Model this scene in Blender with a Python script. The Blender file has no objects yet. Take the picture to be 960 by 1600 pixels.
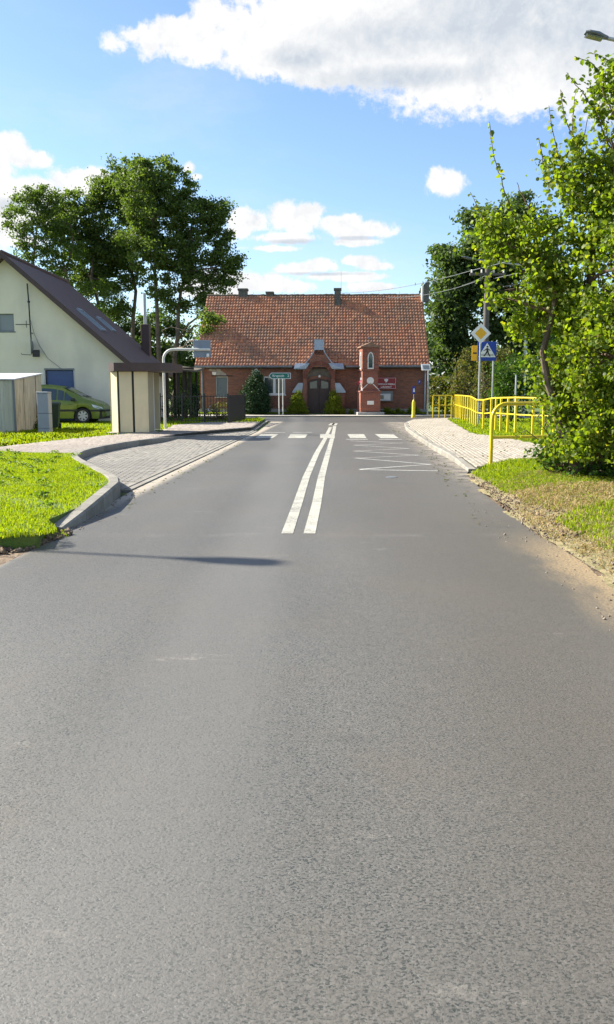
import bpy, bmesh, math, random
import numpy as np
from mathutils import Vector, Matrix
random.seed(7); rng = np.random.default_rng(7)
C = bpy.context.scene.collection
SC = bpy.context.scene
R = math.radians

# ------------------------------------------------------------ camera
F_PX = 1300.0; EYE = 1.5; PITCH = math.atan(190 / F_PX)
cd = bpy.data.cameras.new('camera'); cam = bpy.data.objects.new('camera', cd); C.objects.link(cam)
cam.location = (0, 0, EYE); cam.rotation_euler = (math.pi / 2 - PITCH, 0, 0)
cd.sensor_fit = 'VERTICAL'; cd.sensor_height = 24; cd.lens = 24 * F_PX / 1600; cd.clip_start = 0.05; cd.clip_end = 3000
SC.camera = cam
# ------------------------------------------------------------ light
SUN_EL = R(35); PHI = R(22)
SV = Vector((-math.cos(SUN_EL) * math.cos(PHI), math.cos(SUN_EL) * math.sin(PHI), math.sin(SUN_EL)))
ld = bpy.data.lights.new('sun', 'SUN'); ld.energy = 5.0; ld.angle = R(0.53); ld.color = (1.0, 0.93, 0.81)
sun = bpy.data.objects.new('sun', ld); C.objects.link(sun); sun.rotation_euler = SV.to_track_quat('Z', 'Y').to_euler()
SC.view_settings.view_transform = 'Standard'; SC.view_settings.look = 'None'
SC.view_settings.gamma = 1.0; SC.view_settings.use_curve_mapping = False
SC.view_settings.exposure = 1.40
try:
    SC.cycles.use_denoising = True
    SC.cycles.max_bounces = 6; SC.cycles.diffuse_bounces = 3; SC.cycles.transmission_bounces = 4; SC.cycles.transparent_max_bounces = 6
    SC.cycles.sample_clamp_indirect = 6
except Exception: pass

class NT:
    """small node helper"""
    def __init__(s, tree): s.t = tree; s.n = tree.nodes; s.l = tree.links
    def new(s, typ, **kw):
        n = s.n.new(typ)
        for k, v in kw.items(): setattr(n, k, v)
        return n
    def put(s, sock, v):
        if v is None: return
        if isinstance(v, (int, float)):
            sock.default_value = v
        elif isinstance(v, (tuple, list)):
            if len(sock.default_value) == 4 and len(v) == 3: v = tuple(v) + (1,)
            sock.default_value = v
        else: s.l.new(v, sock)
    def math(s, op, a, b=None, c=None, clamp=False):
        n = s.new('ShaderNodeMath', operation=op, use_clamp=clamp)
        s.put(n.inputs[0], a); s.put(n.inputs[1], b)
        if c is not None: s.put(n.inputs[2], c)
        return n.outputs[0]
    def mix(s, f, a, b, mode='MIX'):
        n = s.new('ShaderNodeMix', data_type='RGBA', blend_type=mode)
        s.put(n.inputs[0], f); s.put(n.inputs[6], a); s.put(n.inputs[7], b)
        return n.outputs[2]
    def ramp(s, v, lo, hi, a=0.0, b=1.0, smooth=True):
        n = s.new('ShaderNodeMapRange', interpolation_type='SMOOTHSTEP' if smooth else 'LINEAR')
        s.put(n.inputs[0], v); n.inputs[1].default_value = lo; n.inputs[2].default_value = hi
        n.inputs[3].default_value = a; n.inputs[4].default_value = b
        return n.outputs[0]
    def noise(s, vec, scale, detail=3, rough=0.55, dist=0.0):
        n = s.new('ShaderNodeTexNoise'); s.put(n.inputs['Vector'], vec)
        n.inputs['Scale'].default_value = scale; n.inputs['Detail'].default_value = detail
        n.inputs['Roughness'].default_value = rough; n.inputs['Distortion'].default_value = dist
        return n.outputs[0]
    def vmul(s, v, f):
        n = s.new('ShaderNodeVectorMath', operation='MULTIPLY'); s.put(n.inputs[0], v); n.inputs[1].default_value = f
        return n.outputs[0]
    def vadd(s, v, f):
        n = s.new('ShaderNodeVectorMath', operation='ADD'); s.put(n.inputs[0], v); n.inputs[1].default_value = f
        return n.outputs[0]

# ------------------------------------------------------------ sky
w = bpy.data.worlds.new('World'); SC.world = w; w.use_nodes = True
t = NT(w.node_tree); t.n.clear()
sky = t.new('ShaderNodeTexSky', sky_type='NISHITA'); sky.sun_disc = False
sky.sun_elevation = SUN_EL; sky.sun_rotation = math.atan2(SV.x, SV.y) % (2 * math.pi)
sky.air_density = 1.0; sky.dust_density = 0.5; sky.ozone_density = 1.6
tc = t.new('ShaderNodeTexCoord'); d = tc.outputs['Generated']
sp = t.new('ShaderNodeSeparateXYZ'); t.put(sp.inputs[0], d)
az = t.math('ARCTAN2', sp.outputs[0], sp.outputs[1]); el = t.math('ARCSINE', sp.outputs[2])
def ae(px, py):
    u = (px - 480) / F_PX; v = (800 - py) / F_PX
    y = math.cos(PITCH) + v * math.sin(PITCH); z = -math.sin(PITCH) + v * math.cos(PITCH)
    return math.atan2(u, y), math.atan2(z, math.hypot(u, y))
# (px, py, rx, ry) of each cloud lobe as seen down the road
lobes = [(640, 30, 330, 92), (470, 62, 170, 56), (310, 62, 70, 34), (330, 25, 40, 30), (270, 55, 40, 26), (800, 80, 260, 88), (1000, 60, 250, 110), (830, 145, 130, 30), (560, 104, 100, 32), (180, 66, 30, 16, .5), (205, 56, 22, 14, .5), (236, 66, 30, 26, .6), (500, 118, 50, 18),
         (15, 236, 40, 26), (50, 246, 34, 14), (-30, 260, 60, 30), (120, 285, 50, 24), (150, 275, 30, 18), (60, 300, 60, 22), (20, 300, 60, 26), (-60, 330, 110, 60), (60, 335, 80, 22), (30, 375, 60, 14),
         (296, 264, 16, 13), (306, 276, 14, 9), (686, 273, 16, 17, .7), (698, 285, 36, 20, .7), (690, 290, 26, 14, .7),
         (398, 346, 34, 20), (440, 338, 32, 22), (484, 330, 26, 15), (470, 346, 46, 20), (520, 350, 34, 14), (548, 346, 24, 12), (585, 358, 38, 15), (545, 362, 46, 13), (375, 352, 30, 26), (440, 372, 70, 11), (556, 378, 44, 7), (420, 388, 50, 6),
         (465, 420, 40, 12), (505, 414, 34, 13), (560, 408, 40, 9), (585, 416, 34, 7), (530, 432, 70, 9), (410, 440, 60, 16), (450, 448, 50, 12), (580, 448, 50, 7), (340, 450, 60, 26), (700, 590, 60, 60)]
dens = None; depth = None
dw = t.new('ShaderNodeVectorMath', operation='ADD'); nz_ = t.new('ShaderNodeTexNoise'); nz_.inputs['Scale'].default_value = 11; nz_.inputs['Detail'].default_value = 3; t.put(nz_.inputs['Vector'], d)
t.put(dw.inputs[0], d); t.put(dw.inputs[1], t.vmul(t.vadd(nz_.outputs[1], (-.5, -.5, -.5)), (0.03, 0.03, 0.024)))
def wobble(v):
    a_ = t.math('MULTIPLY', t.math('SUBTRACT', t.noise(t.vmul(v, (1, 1, 1.4)), 9.0, 7, 0.6), 0.5), 1.15)
    b_ = t.math('MULTIPLY', t.math('SUBTRACT', t.noise(v, 34.0, 5, 0.62), 0.5), 1.0)
    c_ = t.math('MULTIPLY', t.math('SUBTRACT', t.noise(v, 95.0, 5, 0.65), 0.5), 0.8)
    return t.math('ADD', a_, t.math('ADD', b_, c_))
wob = wobble(dw.outputs[0])
wob2 = wobble(t.vadd(dw.outputs[0], (-0.012, 0.0, 0.016)))
low = None
for e_ in lobes:
    px, py, rx, ry = e_[:4]; wt = e_[4] if len(e_) > 4 else 1.0
    a0, e0 = ae(px, py); ra = rx / F_PX * math.cos(e0) * 1.0; re = ry / F_PX
    dx = t.math('MULTIPLY', t.math('SUBTRACT', az, a0), 1 / ra)
    dy = t.math('MULTIPLY', t.math('SUBTRACT', el, e0), 1 / re)
    q = t.math('SUBTRACT', 1.0, t.math('SQRT', t.math('ADD', t.math('MULTIPLY', dx, dx), t.math('MULTIPLY', dy, dy))))
    # absolute softness: scale small lobes down so that their edges stay equally crisp
    q = t.math('MULTIPLY', q, wt * min(1.6, 0.75 + ry / 75.0))
    dens = q if dens is None else t.math('SMOOTH_MAX', dens, q, 0.12)
# elsewhere in the sky the same kind of broken cumulus goes on
gen = t.math('SUBTRACT', t.noise(t.vadd(t.vmul(d, (1, 1, 2.2)), (3.1, 1.7, 0.4)), 2.3, 7, 0.6), 0.53)
away = t.ramp(t.math('ABSOLUTE', az), 0.42, 0.60)
up = t.ramp(el, 0.50, 0.62)
gen = t.math('MULTIPLY', t.math('MULTIPLY', gen, 4.0), t.math('MAXIMUM', away, up))
gen = t.math('SUBTRACT', gen, t.math('MULTIPLY', t.math('SUBTRACT', 1.0, t.math('MAXIMUM', away, up)), 0.6))
dens = t.math('MAXIMUM', dens, gen)
dn = t.math('ADD', dens, wob)
dn2 = t.math('ADD', dens, wob2)
alpha = t.ramp(dn, -0.02, 0.42)
thin = t.math('MULTIPLY', t.ramp(t.noise(t.vmul(d, (1, 1, 3)), 3.0, 6, 0.6), 0.45, 0.75), 0.22)
alpha = t.math('MAXIMUM', alpha, thin)
alpha = t.math('MULTIPLY', alpha, t.ramp(el, -0.02, 0.02))
# undersides: thick parts of the large cloud are grey, small ones stay nearly white
gm = None
for (px, py, rx, ry) in [(820, 20, 330, 75), (640, 55, 210, 42), (1000, 60, 200, 110), (470, 88, 90, 22), (640, 120, 200, 24), (30, 322, 70, 14), (460, 378, 90, 6), (560, 372, 50, 4), (500, 428, 90, 4)]:
    a0, e0 = ae(px, py); dx = t.math('MULTIPLY', t.math('SUBTRACT', az, a0), F_PX / rx / math.cos(e0)); dy = t.math('MULTIPLY', t.math('SUBTRACT', el, e0), F_PX / ry)
    q = t.math('SUBTRACT', 1.0, t.math('SQRT', t.math('ADD', t.math('MULTIPLY', dx, dx), t.math('MULTIPLY', dy, dy))))
    gm = q if gm is None else t.math('SMOOTH_MAX', gm, q, 0.3)
gm = t.math('MAXIMUM', gm, t.math('MULTIPLY', t.math('MAXIMUM', away, up), t.math('SUBTRACT', dn, 0.35)))
gm = t.ramp(t.math('ADD', gm, t.math('MULTIPLY', wob, 1.1)), -0.15, 0.95, 0, 0.9)
relief = t.math('MULTIPLY', t.math('SUBTRACT', wob2, wob), 0.9)
shade = t.math('ADD', gm, relief, clamp=True)
ccol = t.mix(shade, (1.0, 0.995, 0.985), (0.60, 0.66, 0.74))
bg1 = t.new('ShaderNodeBackground'); t.put(bg1.inputs[0], t.mix(1.0, sky.outputs[0], (0.90, 0.98, 1.09), 'MULTIPLY')); bg1.inputs[1].default_value = 0.078
bg2 = t.new('ShaderNodeBackground'); t.put(bg2.inputs[0], ccol); bg2.inputs[1].default_value = 0.40
ms = t.new('ShaderNodeMixShader'); t.put(ms.inputs[0], alpha); t.l.new(bg1.outputs[0], ms.inputs[1]); t.l.new(bg2.outputs[0], ms.inputs[2])
wo = t.new('ShaderNodeOutputWorld'); t.l.new(ms.outputs[0], wo.inputs[0])

# ------------------------------------------------------------ photo measurements -> metres
def G(px, py, z=0.0):
    u = (px - 480) / F_PX; v = (800 - py) / F_PX
    y = math.cos(PITCH) + v * math.sin(PITCH); zz = -math.sin(PITCH) + v * math.cos(PITCH)
    k = (z - EYE) / zz
    return (u * k, y * k)
def A(px, py, Y):
    u = (px - 480) / F_PX; v = (800 - py) / F_PX
    y = math.cos(PITCH) + v * math.sin(PITCH); zz = -math.sin(PITCH) + v * math.cos(PITCH)
    k = Y / y
    return (u * k, EYE + zz * k)
def P3(px, py, Y):
    x, z = A(px, py, Y); return Vector((x, Y, z))

# ------------------------------------------------------------ materials
def bsdf(name):
    m = bpy.data.materials.new(name); m.use_nodes = True
    t = NT(m.node_tree); b = t.n['Principled BSDF']
    return m, t, b
def bump(t, b, h, strength=0.4, dist=0.01):
    n = t.new('ShaderNodeBump'); n.inputs['Strength'].default_value = strength; n.inputs['Distance'].default_value = dist
    t.put(n.inputs['Height'], h); t.l.new(n.outputs[0], b.inputs['Normal'])
def plain(name, col, rough=0.6, var=0.12, scale=6, metal=0.0, bmp=0.0, bscale=60, dirt=None, spec=0.5):
    m, t, b = bsdf(name)
    tc = t.new('ShaderNodeTexCoord'); o = tc.outputs['Object']
    n = t.noise(o, scale, 5, 0.6)
    k = t.ramp(n, 0.3, 0.7, 1 - var, 1 + var, False)
    cb = t.new('ShaderNodeCombineXYZ')
    for i in range(3): t.put(cb.inputs[i], k)
    c = t.mix(1.0, col, cb.outputs[0], 'MULTIPLY')
    if dirt:
        dn = t.ramp(t.noise(t.vmul(o, dirt[3] if len(dirt) > 3 else (1, 1, 0.35)), dirt[2], 6, 0.65), 0.48, 0.72)
        c = t.mix(t.math('MULTIPLY', dn, dirt[1]), c, dirt[0])
    t.put(b.inputs['Base Color'], c); b.inputs['Roughness'].default_value = rough; b.inputs['Metallic'].default_value = metal
    b.inputs['Specular IOR Level'].default_value = spec
    if bmp: bump(t, b, t.noise(o, bscale, 4, 0.6), bmp, 0.01)
    return m
def rand_col(t, cols):
    g = t.new('ShaderNodeNewGeometry'); oi = t.new('ShaderNodeObjectInfo')
    r = t.math('FRACT', t.math('ADD', g.outputs['Random Per Island'], oi.outputs['Random']))
    cr = t.new('ShaderNodeValToRGB'); e = cr.color_ramp; e.interpolation = 'LINEAR'
    while len(e.elements) < len(cols): e.elements.new(0.5)
    for i, c in enumerate(cols):
        e.elements[i].position = i / (len(cols) - 1); e.elements[i].color = tuple(c) + (1,)
    t.put(cr.inputs[0], r)
    return cr.outputs[0], r
def pieces(name, cols, rough=0.8, gscale=40, gvar=0.15, bmp=0.3, bscale=120, stain=None):
    m, t, b = bsdf(name)
    c, r = rand_col(t, cols)
    tc = t.new('ShaderNodeNewGeometry'); o = tc.outputs['Position']
    k = t.ramp(t.noise(o, gscale, 4, 0.7), 0.3, 0.7, 1 - gvar, 1 + gvar, False)
    cb = t.new('ShaderNodeCombineXYZ')
    for i in range(3): t.put(cb.inputs[i], k)
    c = t.mix(1.0, c, cb.outputs[0], 'MULTIPLY')
    if stain:
        c = t.mix(t.math('MULTIPLY', t.ramp(t.noise(o, stain[1], 6, 0.65), 0.42, 0.7), stain[2]), c, stain[0])
    t.put(b.inputs['Base Color'], c); b.inputs['Roughness'].default_value = rough
    if bmp: bump(t, b, t.noise(o, bscale, 4, 0.6), bmp, 0.004)
    return m
def foliage(name, cols, trans=0.45, rough=0.55, tcol=None, spec=0.22):
    m, t, b = bsdf(name)
    c, r = rand_col(t, cols)
    t.put(b.inputs['Base Color'], c); b.inputs['Roughness'].default_value = rough; b.inputs['Specular IOR Level'].default_value = spec
    tr = t.new('ShaderNodeBsdfTranslucent')
    t.put(tr.inputs[0], t.mix(1.0, c, tcol or (1.6, 1.7, 0.5), 'MULTIPLY'))
    mx = t.new('ShaderNodeMixShader'); mx.inputs[0].default_value = trans
    out = t.n['Material Output']
    t.l.new(b.outputs[0], mx.inputs[1]); t.l.new(tr.outputs[0], mx.inputs[2]); t.l.new(mx.outputs[0], out.inputs[0])
    return m
M = {}
# asphalt: stones in binder, sand drifting in from the verge, paler wheel paths
def asphalt(name, base, tint, sand):
    m, t, b = bsdf(name)
    g = t.new('ShaderNodeNewGeometry'); o = g.outputs['Position']
    s = t.new('ShaderNodeSeparateXYZ'); t.put(s.inputs[0], o)
    wv = t.new('ShaderNodeVectorMath', operation='ADD'); t.put(wv.inputs[0], o)
    nc = t.new('ShaderNodeTexNoise'); nc.inputs['Scale'].default_value = 90; t.put(nc.inputs['Vector'], o)
    t.put(wv.inputs[1], t.vmul(nc.outputs[1], (0.008, 0.008, 0.0)))
    vo = t.new('ShaderNodeTexVoronoi', feature='F1'); t.put(vo.inputs['Vector'], wv.outputs[0]); vo.inputs['Scale'].default_value = 120
    cs = t.new('ShaderNodeSeparateColor'); t.put(cs.inputs[0], vo.outputs['Color'])
    tone = t.ramp(cs.outputs[0], 0, 1, 0.84, 1.14, False)
    stone = t.ramp(vo.outputs['Distance'], 0.35, 0.70, 1.0, 0.0)
    vp = t.new('ShaderNodeTexVoronoi', feature='F1'); t.put(vp.inputs['Vector'], t.vmul(wv.outputs[0], (0.62, 1.0, 1.0))); vp.inputs['Scale'].default_value = 95
    cp = t.new('ShaderNodeSeparateColor'); t.put(cp.inputs[0], vp.outputs['Color'])
    pit = t.math('MULTIPLY', t.ramp(vp.outputs['Distance'], 0.46, 0.26), t.math('GREATER_THAN', cp.outputs[2], 0.80))   # pits where stones have come out
    pit2 = t.ramp(t.noise(t.vmul(wv.outputs[0], (0.6, 1.0, 1.0)), 125, 3, 0.7), 0.515, 0.60)
    pit = t.math('MAXIMUM', t.math('MULTIPLY', pit, 0.75), t.math('MULTIPLY', pit2, 0.95))
    pit = t.math('MULTIPLY', pit, t.ramp(t.noise(o, 17, 3, 0.6), 0.30, 0.62, 0.45, 1.0))
    big = t.noise(t.vmul(o, (1.0, 0.35, 1)), 0.55, 4, 0.55)
    bigk = t.ramp(big, 0.3, 0.7, 0.82, 1.17, False)
    mid = t.ramp(t.noise(o, 34, 4, 0.75), 0.32, 0.68, 0.82, 1.17, False)
    bigk = t.math('MULTIPLY', bigk, mid)
    wheel = t.math('ADD', t.math('MULTIPLY', t.math('COSINE', t.math('MULTIPLY', t.math('SUBTRACT', s.outputs[0], 0.35), 3.3)), 0.05), 1.0)
    k = t.math('MULTIPLY', t.math('MULTIPLY', tone, bigk), wheel)
    cb = t.new('ShaderNodeCombineXYZ')
    for i in range(3): t.put(cb.inputs[i], k)
    c = t.mix(1.0, base, cb.outputs[0], 'MULTIPLY')
    c = t.mix(t.math('MULTIPLY', pit, 0.99), c, (0.007, 0.018, 0.018))
    warm = t.ramp(t.noise(o, 0.9, 5, 0.6), 0.45, 0.7)
    c = t.mix(t.math('MULTIPLY', warm, 0.28), c, tint)
    # brownish worn lane on the right, polished paler tracks, hairline cracks and dark patches
    lane = t.ramp(t.math('ADD', s.outputs[0], t.math('MULTIPLY', t.math('SUBTRACT', t.noise(t.vmul(o, (1, .3, 1)), .9, 3), .5), 1.2)), -0.1, 1.1)
    c = t.mix(t.math('MULTIPLY', lane, 0.42), c, (0.088, 0.074, 0.056))
    track = t.ramp(t.math('ABSOLUTE', t.math('ADD', s.outputs[0], t.math('ADD', 0.55, t.math('MULTIPLY', t.math('SUBTRACT', t.noise(t.vmul(o, (1, .25, 1)), .8, 3), .5), .6)))), 0.55, 0.1)
    c = t.mix(t.math('MULTIPLY', track, 0.35), c, (0.165, 0.160, 0.148))
    oil = t.ramp(t.noise(t.vadd(o, (7, 3, 0)), 1.6, 4, 0.5), 0.68, 0.78)
    c = t.mix(t.math('MULTIPLY', oil, 0.30), c, (0.04, 0.038, 0.035))
    glint = t.math('MULTIPLY', t.math('GREATER_THAN', cs.outputs[1], 0.985), t.math('GREATER_THAN', t.noise(o, 300, 1), 0.58))
    c = t.mix(t.math('MULTIPLY', glint, 0.35), c, (0.36, 0.33, 0.29))  # sparkle of single stones put into the colour as pale specks
    if sand:
        # sand and dust washed over the right edge and along the kerbs
        e1 = t.ramp(s.outputs[0], 1.65, 2.5)
        near = t.math('MULTIPLY', t.ramp(s.outputs[1], 9.2, 7.0), t.ramp(s.outputs[1], 3.0, 5.2))
        n1 = t.noise(t.vmul(o, (2.2, 0.7, 1)), 1.7, 6, 0.65)
        sa = t.math('MULTIPLY', t.math('MULTIPLY', t.ramp(t.math('ADD', n1, t.math('MULTIPLY', e1, 0.45)), 0.50, 0.88), e1), near)
        fine = t.ramp(t.noise(o, 45, 4, 0.7), 0.3, 0.62)
        c = t.mix(t.math('MULTIPLY', t.math('MULTIPLY', sa, fine), 0.95), c, (0.42, 0.30, 0.155))
        e2 = t.math('MULTIPLY', t.ramp(t.math('SUBTRACT', s.outputs[0], t.math('MULTIPLY', s.outputs[1], 0.045)), 1.55, 2.35), t.ramp(s.outputs[1], 9.0, 16.0))
        n2 = t.ramp(t.noise(o, 3.1, 6, 0.7), 0.38, 0.66)
        c = t.mix(t.math('MULTIPLY', t.math('MULTIPLY', e2, n2), 0.85), c, (0.36, 0.31, 0.24))
        e3 = t.ramp(t.math('SUBTRACT', s.outputs[0], t.math('MULTIPLY', s.outputs[1], 0.045)), -2.88, -3.12)
        c = t.mix(t.math('MULTIPLY', t.math('MULTIPLY', e3, t.ramp(t.noise(o, 4.3, 6, 0.7), 0.28, 0.5)), 0.95), c, (0.40, 0.35, 0.27))
        # a paving joint across the road and faint dusty scuffs
        wav = t.math('ADD', s.outputs[1], t.math('MULTIPLY', t.noise(o, 1.2, 3), 0.25))
        j = t.math('SUBTRACT', 1.0, t.math('MULTIPLY', t.math('ABSOLUTE', t.math('SUBTRACT', wav, 8.72)), 7.0), clamp=True)
        c = t.mix(t.math('MULTIPLY', t.math('MULTIPLY', j, t.ramp(t.noise(o, 2.3, 5, 0.7), 0.40, 0.70)), 0.18), c, (0.27, 0.255, 0.23))
        sc = t.ramp(t.noise(t.vmul(t.vadd(o, (0, 4, 0)), (0.9, 3.2, 1)), 1.15, 6, 0.7), 0.60, 0.74)
        c = t.mix(t.math('MULTIPLY', t.math('MULTIPLY', sc, t.ramp(t.noise(o, 30, 4, 0.7), 0.42, 0.6)), 0.42), c, (0.36, 0.33, 0.28))
    t.put(b.inputs['Base Color'], c); b.inputs['Roughness'].default_value = 0.60; b.inputs['Specular IOR Level'].default_value = 0.5
    h = t.math('SUBTRACT', t.math('MULTIPLY', stone, 0.25), t.math('MULTIPLY', pit, 1.2))
    bump(t, b, h, 0.45, 0.003)
    return m
M['asphalt'] = asphalt('asphalt', (0.110, 0.105, 0.094), (0.118, 0.096, 0.070), True)
M['asphalt_dark'] = asphalt('asphalt_dark', (0.070, 0.071, 0.073), (0.08, 0.085, 0.08), False)  # darker, greyer tone of the same asphalt, for the cross street
def worn_paint(name, col, amount):
    m, t, b = bsdf(name); g = t.new('ShaderNodeNewGeometry'); o = g.outputs['Position']
    n = t.ramp(t.math('ADD', t.noise(o, 60, 5, 0.75), t.math('MULTIPLY', t.noise(o, 3, 4, 0.6), 0.4)), 0.72 - amount, 0.86 - amount * 0.6)
    c = t.mix(n, col, (0.16, 0.155, 0.145))
    ck = t.ramp(t.noise(t.vmul(o, (1, 6, 1)), 9, 4, 0.7), 0.60, 0.66)
    c = t.mix(t.math('MULTIPLY', ck, 0.35), c, (0.2, 0.19, 0.17))
    t.put(b.inputs['Base Color'], c); b.inputs['Roughness'].default_value = 0.6; bump(t, b, t.noise(o, 110, 3), 0.4, 0.003)
    return m
M['paint'] = worn_paint('road_paint', (0.46, 0.45, 0.37), 0.075)
M['paint_thin'] = worn_paint('road_paint_worn', (0.58, 0.57, 0.52), 0.04)
def soil(name, a, b_, g_, sc=1.2):
    m, t, b = bsdf(name); g = t.new('ShaderNodeNewGeometry'); o = g.outputs['Position']
    c = t.mix(t.ramp(t.noise(o, sc, 6, 0.65), 0.35, 0.65), a, b_)
    c = t.mix(t.ramp(t.noise(o, sc * 5, 5, 0.7), 0.42, 0.68), c, g_)
    t.put(b.inputs['Base Color'], c); b.inputs['Roughness'].default_value = 0.95
    bump(t, b, t.noise(o, 26, 6, 0.7), 0.9, 0.03); return m
M['field'] = soil('field_grass', (0.075, 0.125, 0.02), (0.12, 0.15, 0.035), (0.05, 0.08, 0.02))
M['soil'] = soil('soil', (0.17, 0.115, 0.072), (0.27, 0.20, 0.13), (0.085, 0.058, 0.036), 2.0)
M['turf'] = soil('turf', (0.10, 0.17, 0.022), (0.16, 0.20, 0.035), (0.07, 0.11, 0.018), 2.0)
M['drygrass_soil'] = soil('dry_turf', (0.24, 0.20, 0.10), (0.33, 0.26, 0.14), (0.14, 0.14, 0.05), 1.6)
M['paver_pale'] = pieces('paver_pale', [(0.29, 0.26, 0.205), (0.35, 0.315, 0.26), (0.25, 0.225, 0.18), (0.32, 0.28, 0.23)], 0.85, stain=((0.19, 0.17, 0.13), 0.8, 0.5))
M['paver_pink'] = pieces('paver_pink', [(0.30, 0.25, 0.205), (0.34, 0.295, 0.25), (0.26, 0.22, 0.185)], 0.85, stain=((0.30, 0.28, 0.24), 0.7, 0.5))
M['paver_grey'] = pieces('paver_grey', [(0.215, 0.20, 0.175), (0.245, 0.23, 0.20), (0.19, 0.178, 0.155)], 0.85, stain=((0.19, 0.18, 0.155), 0.9, 0.75))
M['joint_pale'] = plain('joint_dust', (0.13, 0.12, 0.10), 0.95)
M['joint'] = plain('joint_sand', (0.045, 0.042, 0.032), 0.95)
M['kerb'] = pieces('kerb_concrete', [(0.22, 0.205, 0.175), (0.26, 0.245, 0.21), (0.19, 0.178, 0.15)], 0.9, 14, 0.16, 0.4, 160, ((0.13, 0.125, 0.10), 1.8, 0.6))
M['concrete_pale'] = plain('pale_paving', (0.42, 0.39, 0.33), 0.9, 0.15, 2, bmp=0.3)
M['concrete'] = plain('concrete', (0.36, 0.35, 0.33), 0.9, 0.15, 5, bmp=0.3, dirt=((0.18, 0.17, 0.15), 0.5, 2.2))
# red brick
def brick(name, c1, c2, c3, mortar, stainc, stain):
    m, t, b = bsdf(name); g = t.new('ShaderNodeTexCoord'); o = g.outputs['Object']
    s = t.new('ShaderNodeSeparateXYZ'); t.put(s.inputs[0], o)
    cb = t.new('ShaderNodeCombineXYZ'); t.put(cb.inputs[0], t.math('ADD', s.outputs[0], s.outputs[1])); t.put(cb.inputs[1], s.outputs[2])
    br = t.new('ShaderNodeTexBrick'); t.put(br.inputs['Vector'], cb.outputs[0])
    br.inputs['Scale'].default_value = 1.0; br.inputs['Brick Width'].default_value = 0.26; br.inputs['Row Height'].default_value = 0.078
    br.inputs['Mortar Size'].default_value = 0.009; br.inputs['Mortar Smooth'].default_value = 0.15; br.inputs['Bias'].default_value = 0.0
    br.inputs['Color1'].default_value = c1 + (1,); br.inputs['Color2'].default_value = c2 + (1,); br.inputs['Mortar'].default_value = mortar + (1,)
    cell = t.new('ShaderNodeTexVoronoi', feature='F1'); t.put(cell.inputs['Vector'], t.vmul(cb.outputs[0], (3.85, 12.8, 1))); cell.inputs['Scale'].default_value = 1.0
    sc = t.new('ShaderNodeSeparateColor'); t.put(sc.inputs[0], cell.outputs['Color'])
    c = t.mix(t.math('MULTIPLY', t.math('GREATER_THAN', sc.outputs[0], 0.72), 0.7), br.outputs['Color'], c3)
    c = t.mix(br.outputs['Fac'], c, mortar)
    c = t.mix(t.math('MULTIPLY', t.ramp(t.noise(o, 0.9, 6, 0.65), 0.45, 0.72), stain), c, stainc)
    t.put(b.inputs['Base Color'], c); b.inputs['Roughness'].default_value = 0.9
    bump(t, b, t.math('ADD', t.math('MULTIPLY', br.outputs['Fac'], -1.0), t.math('MULTIPLY', t.noise(o, 50, 4), 0.4)), 0.8, 0.012)
    return m
M['brick'] = brick('brick', (0.31, 0.115, 0.062), (0.24, 0.090, 0.052), (0.16, 0.065, 0.045), (0.19, 0.155, 0.125), (0.16, 0.085, 0.06), 0.55)
M['brick_red'] = brick('brick_shrine', (0.34, 0.095, 0.05), (0.27, 0.078, 0.045), (0.19, 0.058, 0.038), (0.26, 0.19, 0.15), (0.24, 0.10, 0.07), 0.4)
M['brick_arch'] = pieces('brick_arch', [(0.22, 0.078, 0.046), (0.17, 0.06, 0.038), (0.13, 0.05, 0.034)], 0.9)
M['tile'] = pieces('roof_tile', [(0.46, 0.165, 0.080), (0.34, 0.14, 0.085), (0.56, 0.25, 0.125), (0.27, 0.125, 0.08), (0.50, 0.20, 0.095), (0.42, 0.20, 0.115), (0.54, 0.19, 0.080)], 0.7, 9, 0.22, 0.3, 60, ((0.22, 0.15, 0.10), 0.55, 0.6))
M['ridge'] = pieces('ridge_tile', [(0.10, 0.085, 0.06), (0.14, 0.10, 0.07), (0.09, 0.085, 0.055)], 0.9)
M['render_white'] = plain('render_wall', (0.74, 0.69, 0.56), 0.92, 0.06, 0.8, bmp=0.25, bscale=90, dirt=((0.42, 0.43, 0.38), 0.35, 0.5, (1, 1, 0.25)))
M['plaster'] = plain('old_plaster', (0.34, 0.31, 0.26), 0.95, 0.2, 4, bmp=0.5, dirt=((0.20, 0.12, 0.09), 0.7, 3.5))
M['roof_brown'] = plain('brown_roofing', (0.085, 0.046, 0.038), 0.65, 0.18, 3, bmp=0.3, bscale=40)
M['trim_brown'] = plain('brown_trim', (0.060, 0.034, 0.030), 0.5, 0.15, 5)
M['zinc'] = plain('zinc_sheet', (0.33, 0.38, 0.43), 0.42, 0.12, 4, metal=0.5)
M['gutter'] = plain('gutter_grey', (0.17, 0.19, 0.20), 0.5, 0.15, 4, metal=0.3)
M['galv'] = plain('galvanised_steel', (0.44, 0.46, 0.46), 0.45, 0.1, 9, metal=0.55)
M['paint_pole'] = plain('pale_pole', (0.60, 0.60, 0.55), 0.55, 0.1, 4)
M['white'] = plain('white_frame', (0.74, 0.74, 0.70), 0.5, 0.06, 5)
M['whitewash'] = plain('whitewash', (0.76, 0.73, 0.67), 0.85, 0.1, 9, bmp=0.3)
M['cream'] = plain('cream_panel', (0.70, 0.59, 0.37), 0.7, 0.05, 2.2, dirt=((0.45, 0.40, 0.29), 0.35, 1.2, (1, 1, 0.3)))
M['dark_gap'] = plain('dark_gap', (0.02, 0.02, 0.02), 0.8)
M['black_metal'] = plain('black_metal', (0.016, 0.016, 0.018), 0.45, 0.2, 8)
M['door'] = plain('dark_door', (0.045, 0.022, 0.016), 0.5, 0.25, 5, bmp=0.2)
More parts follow.
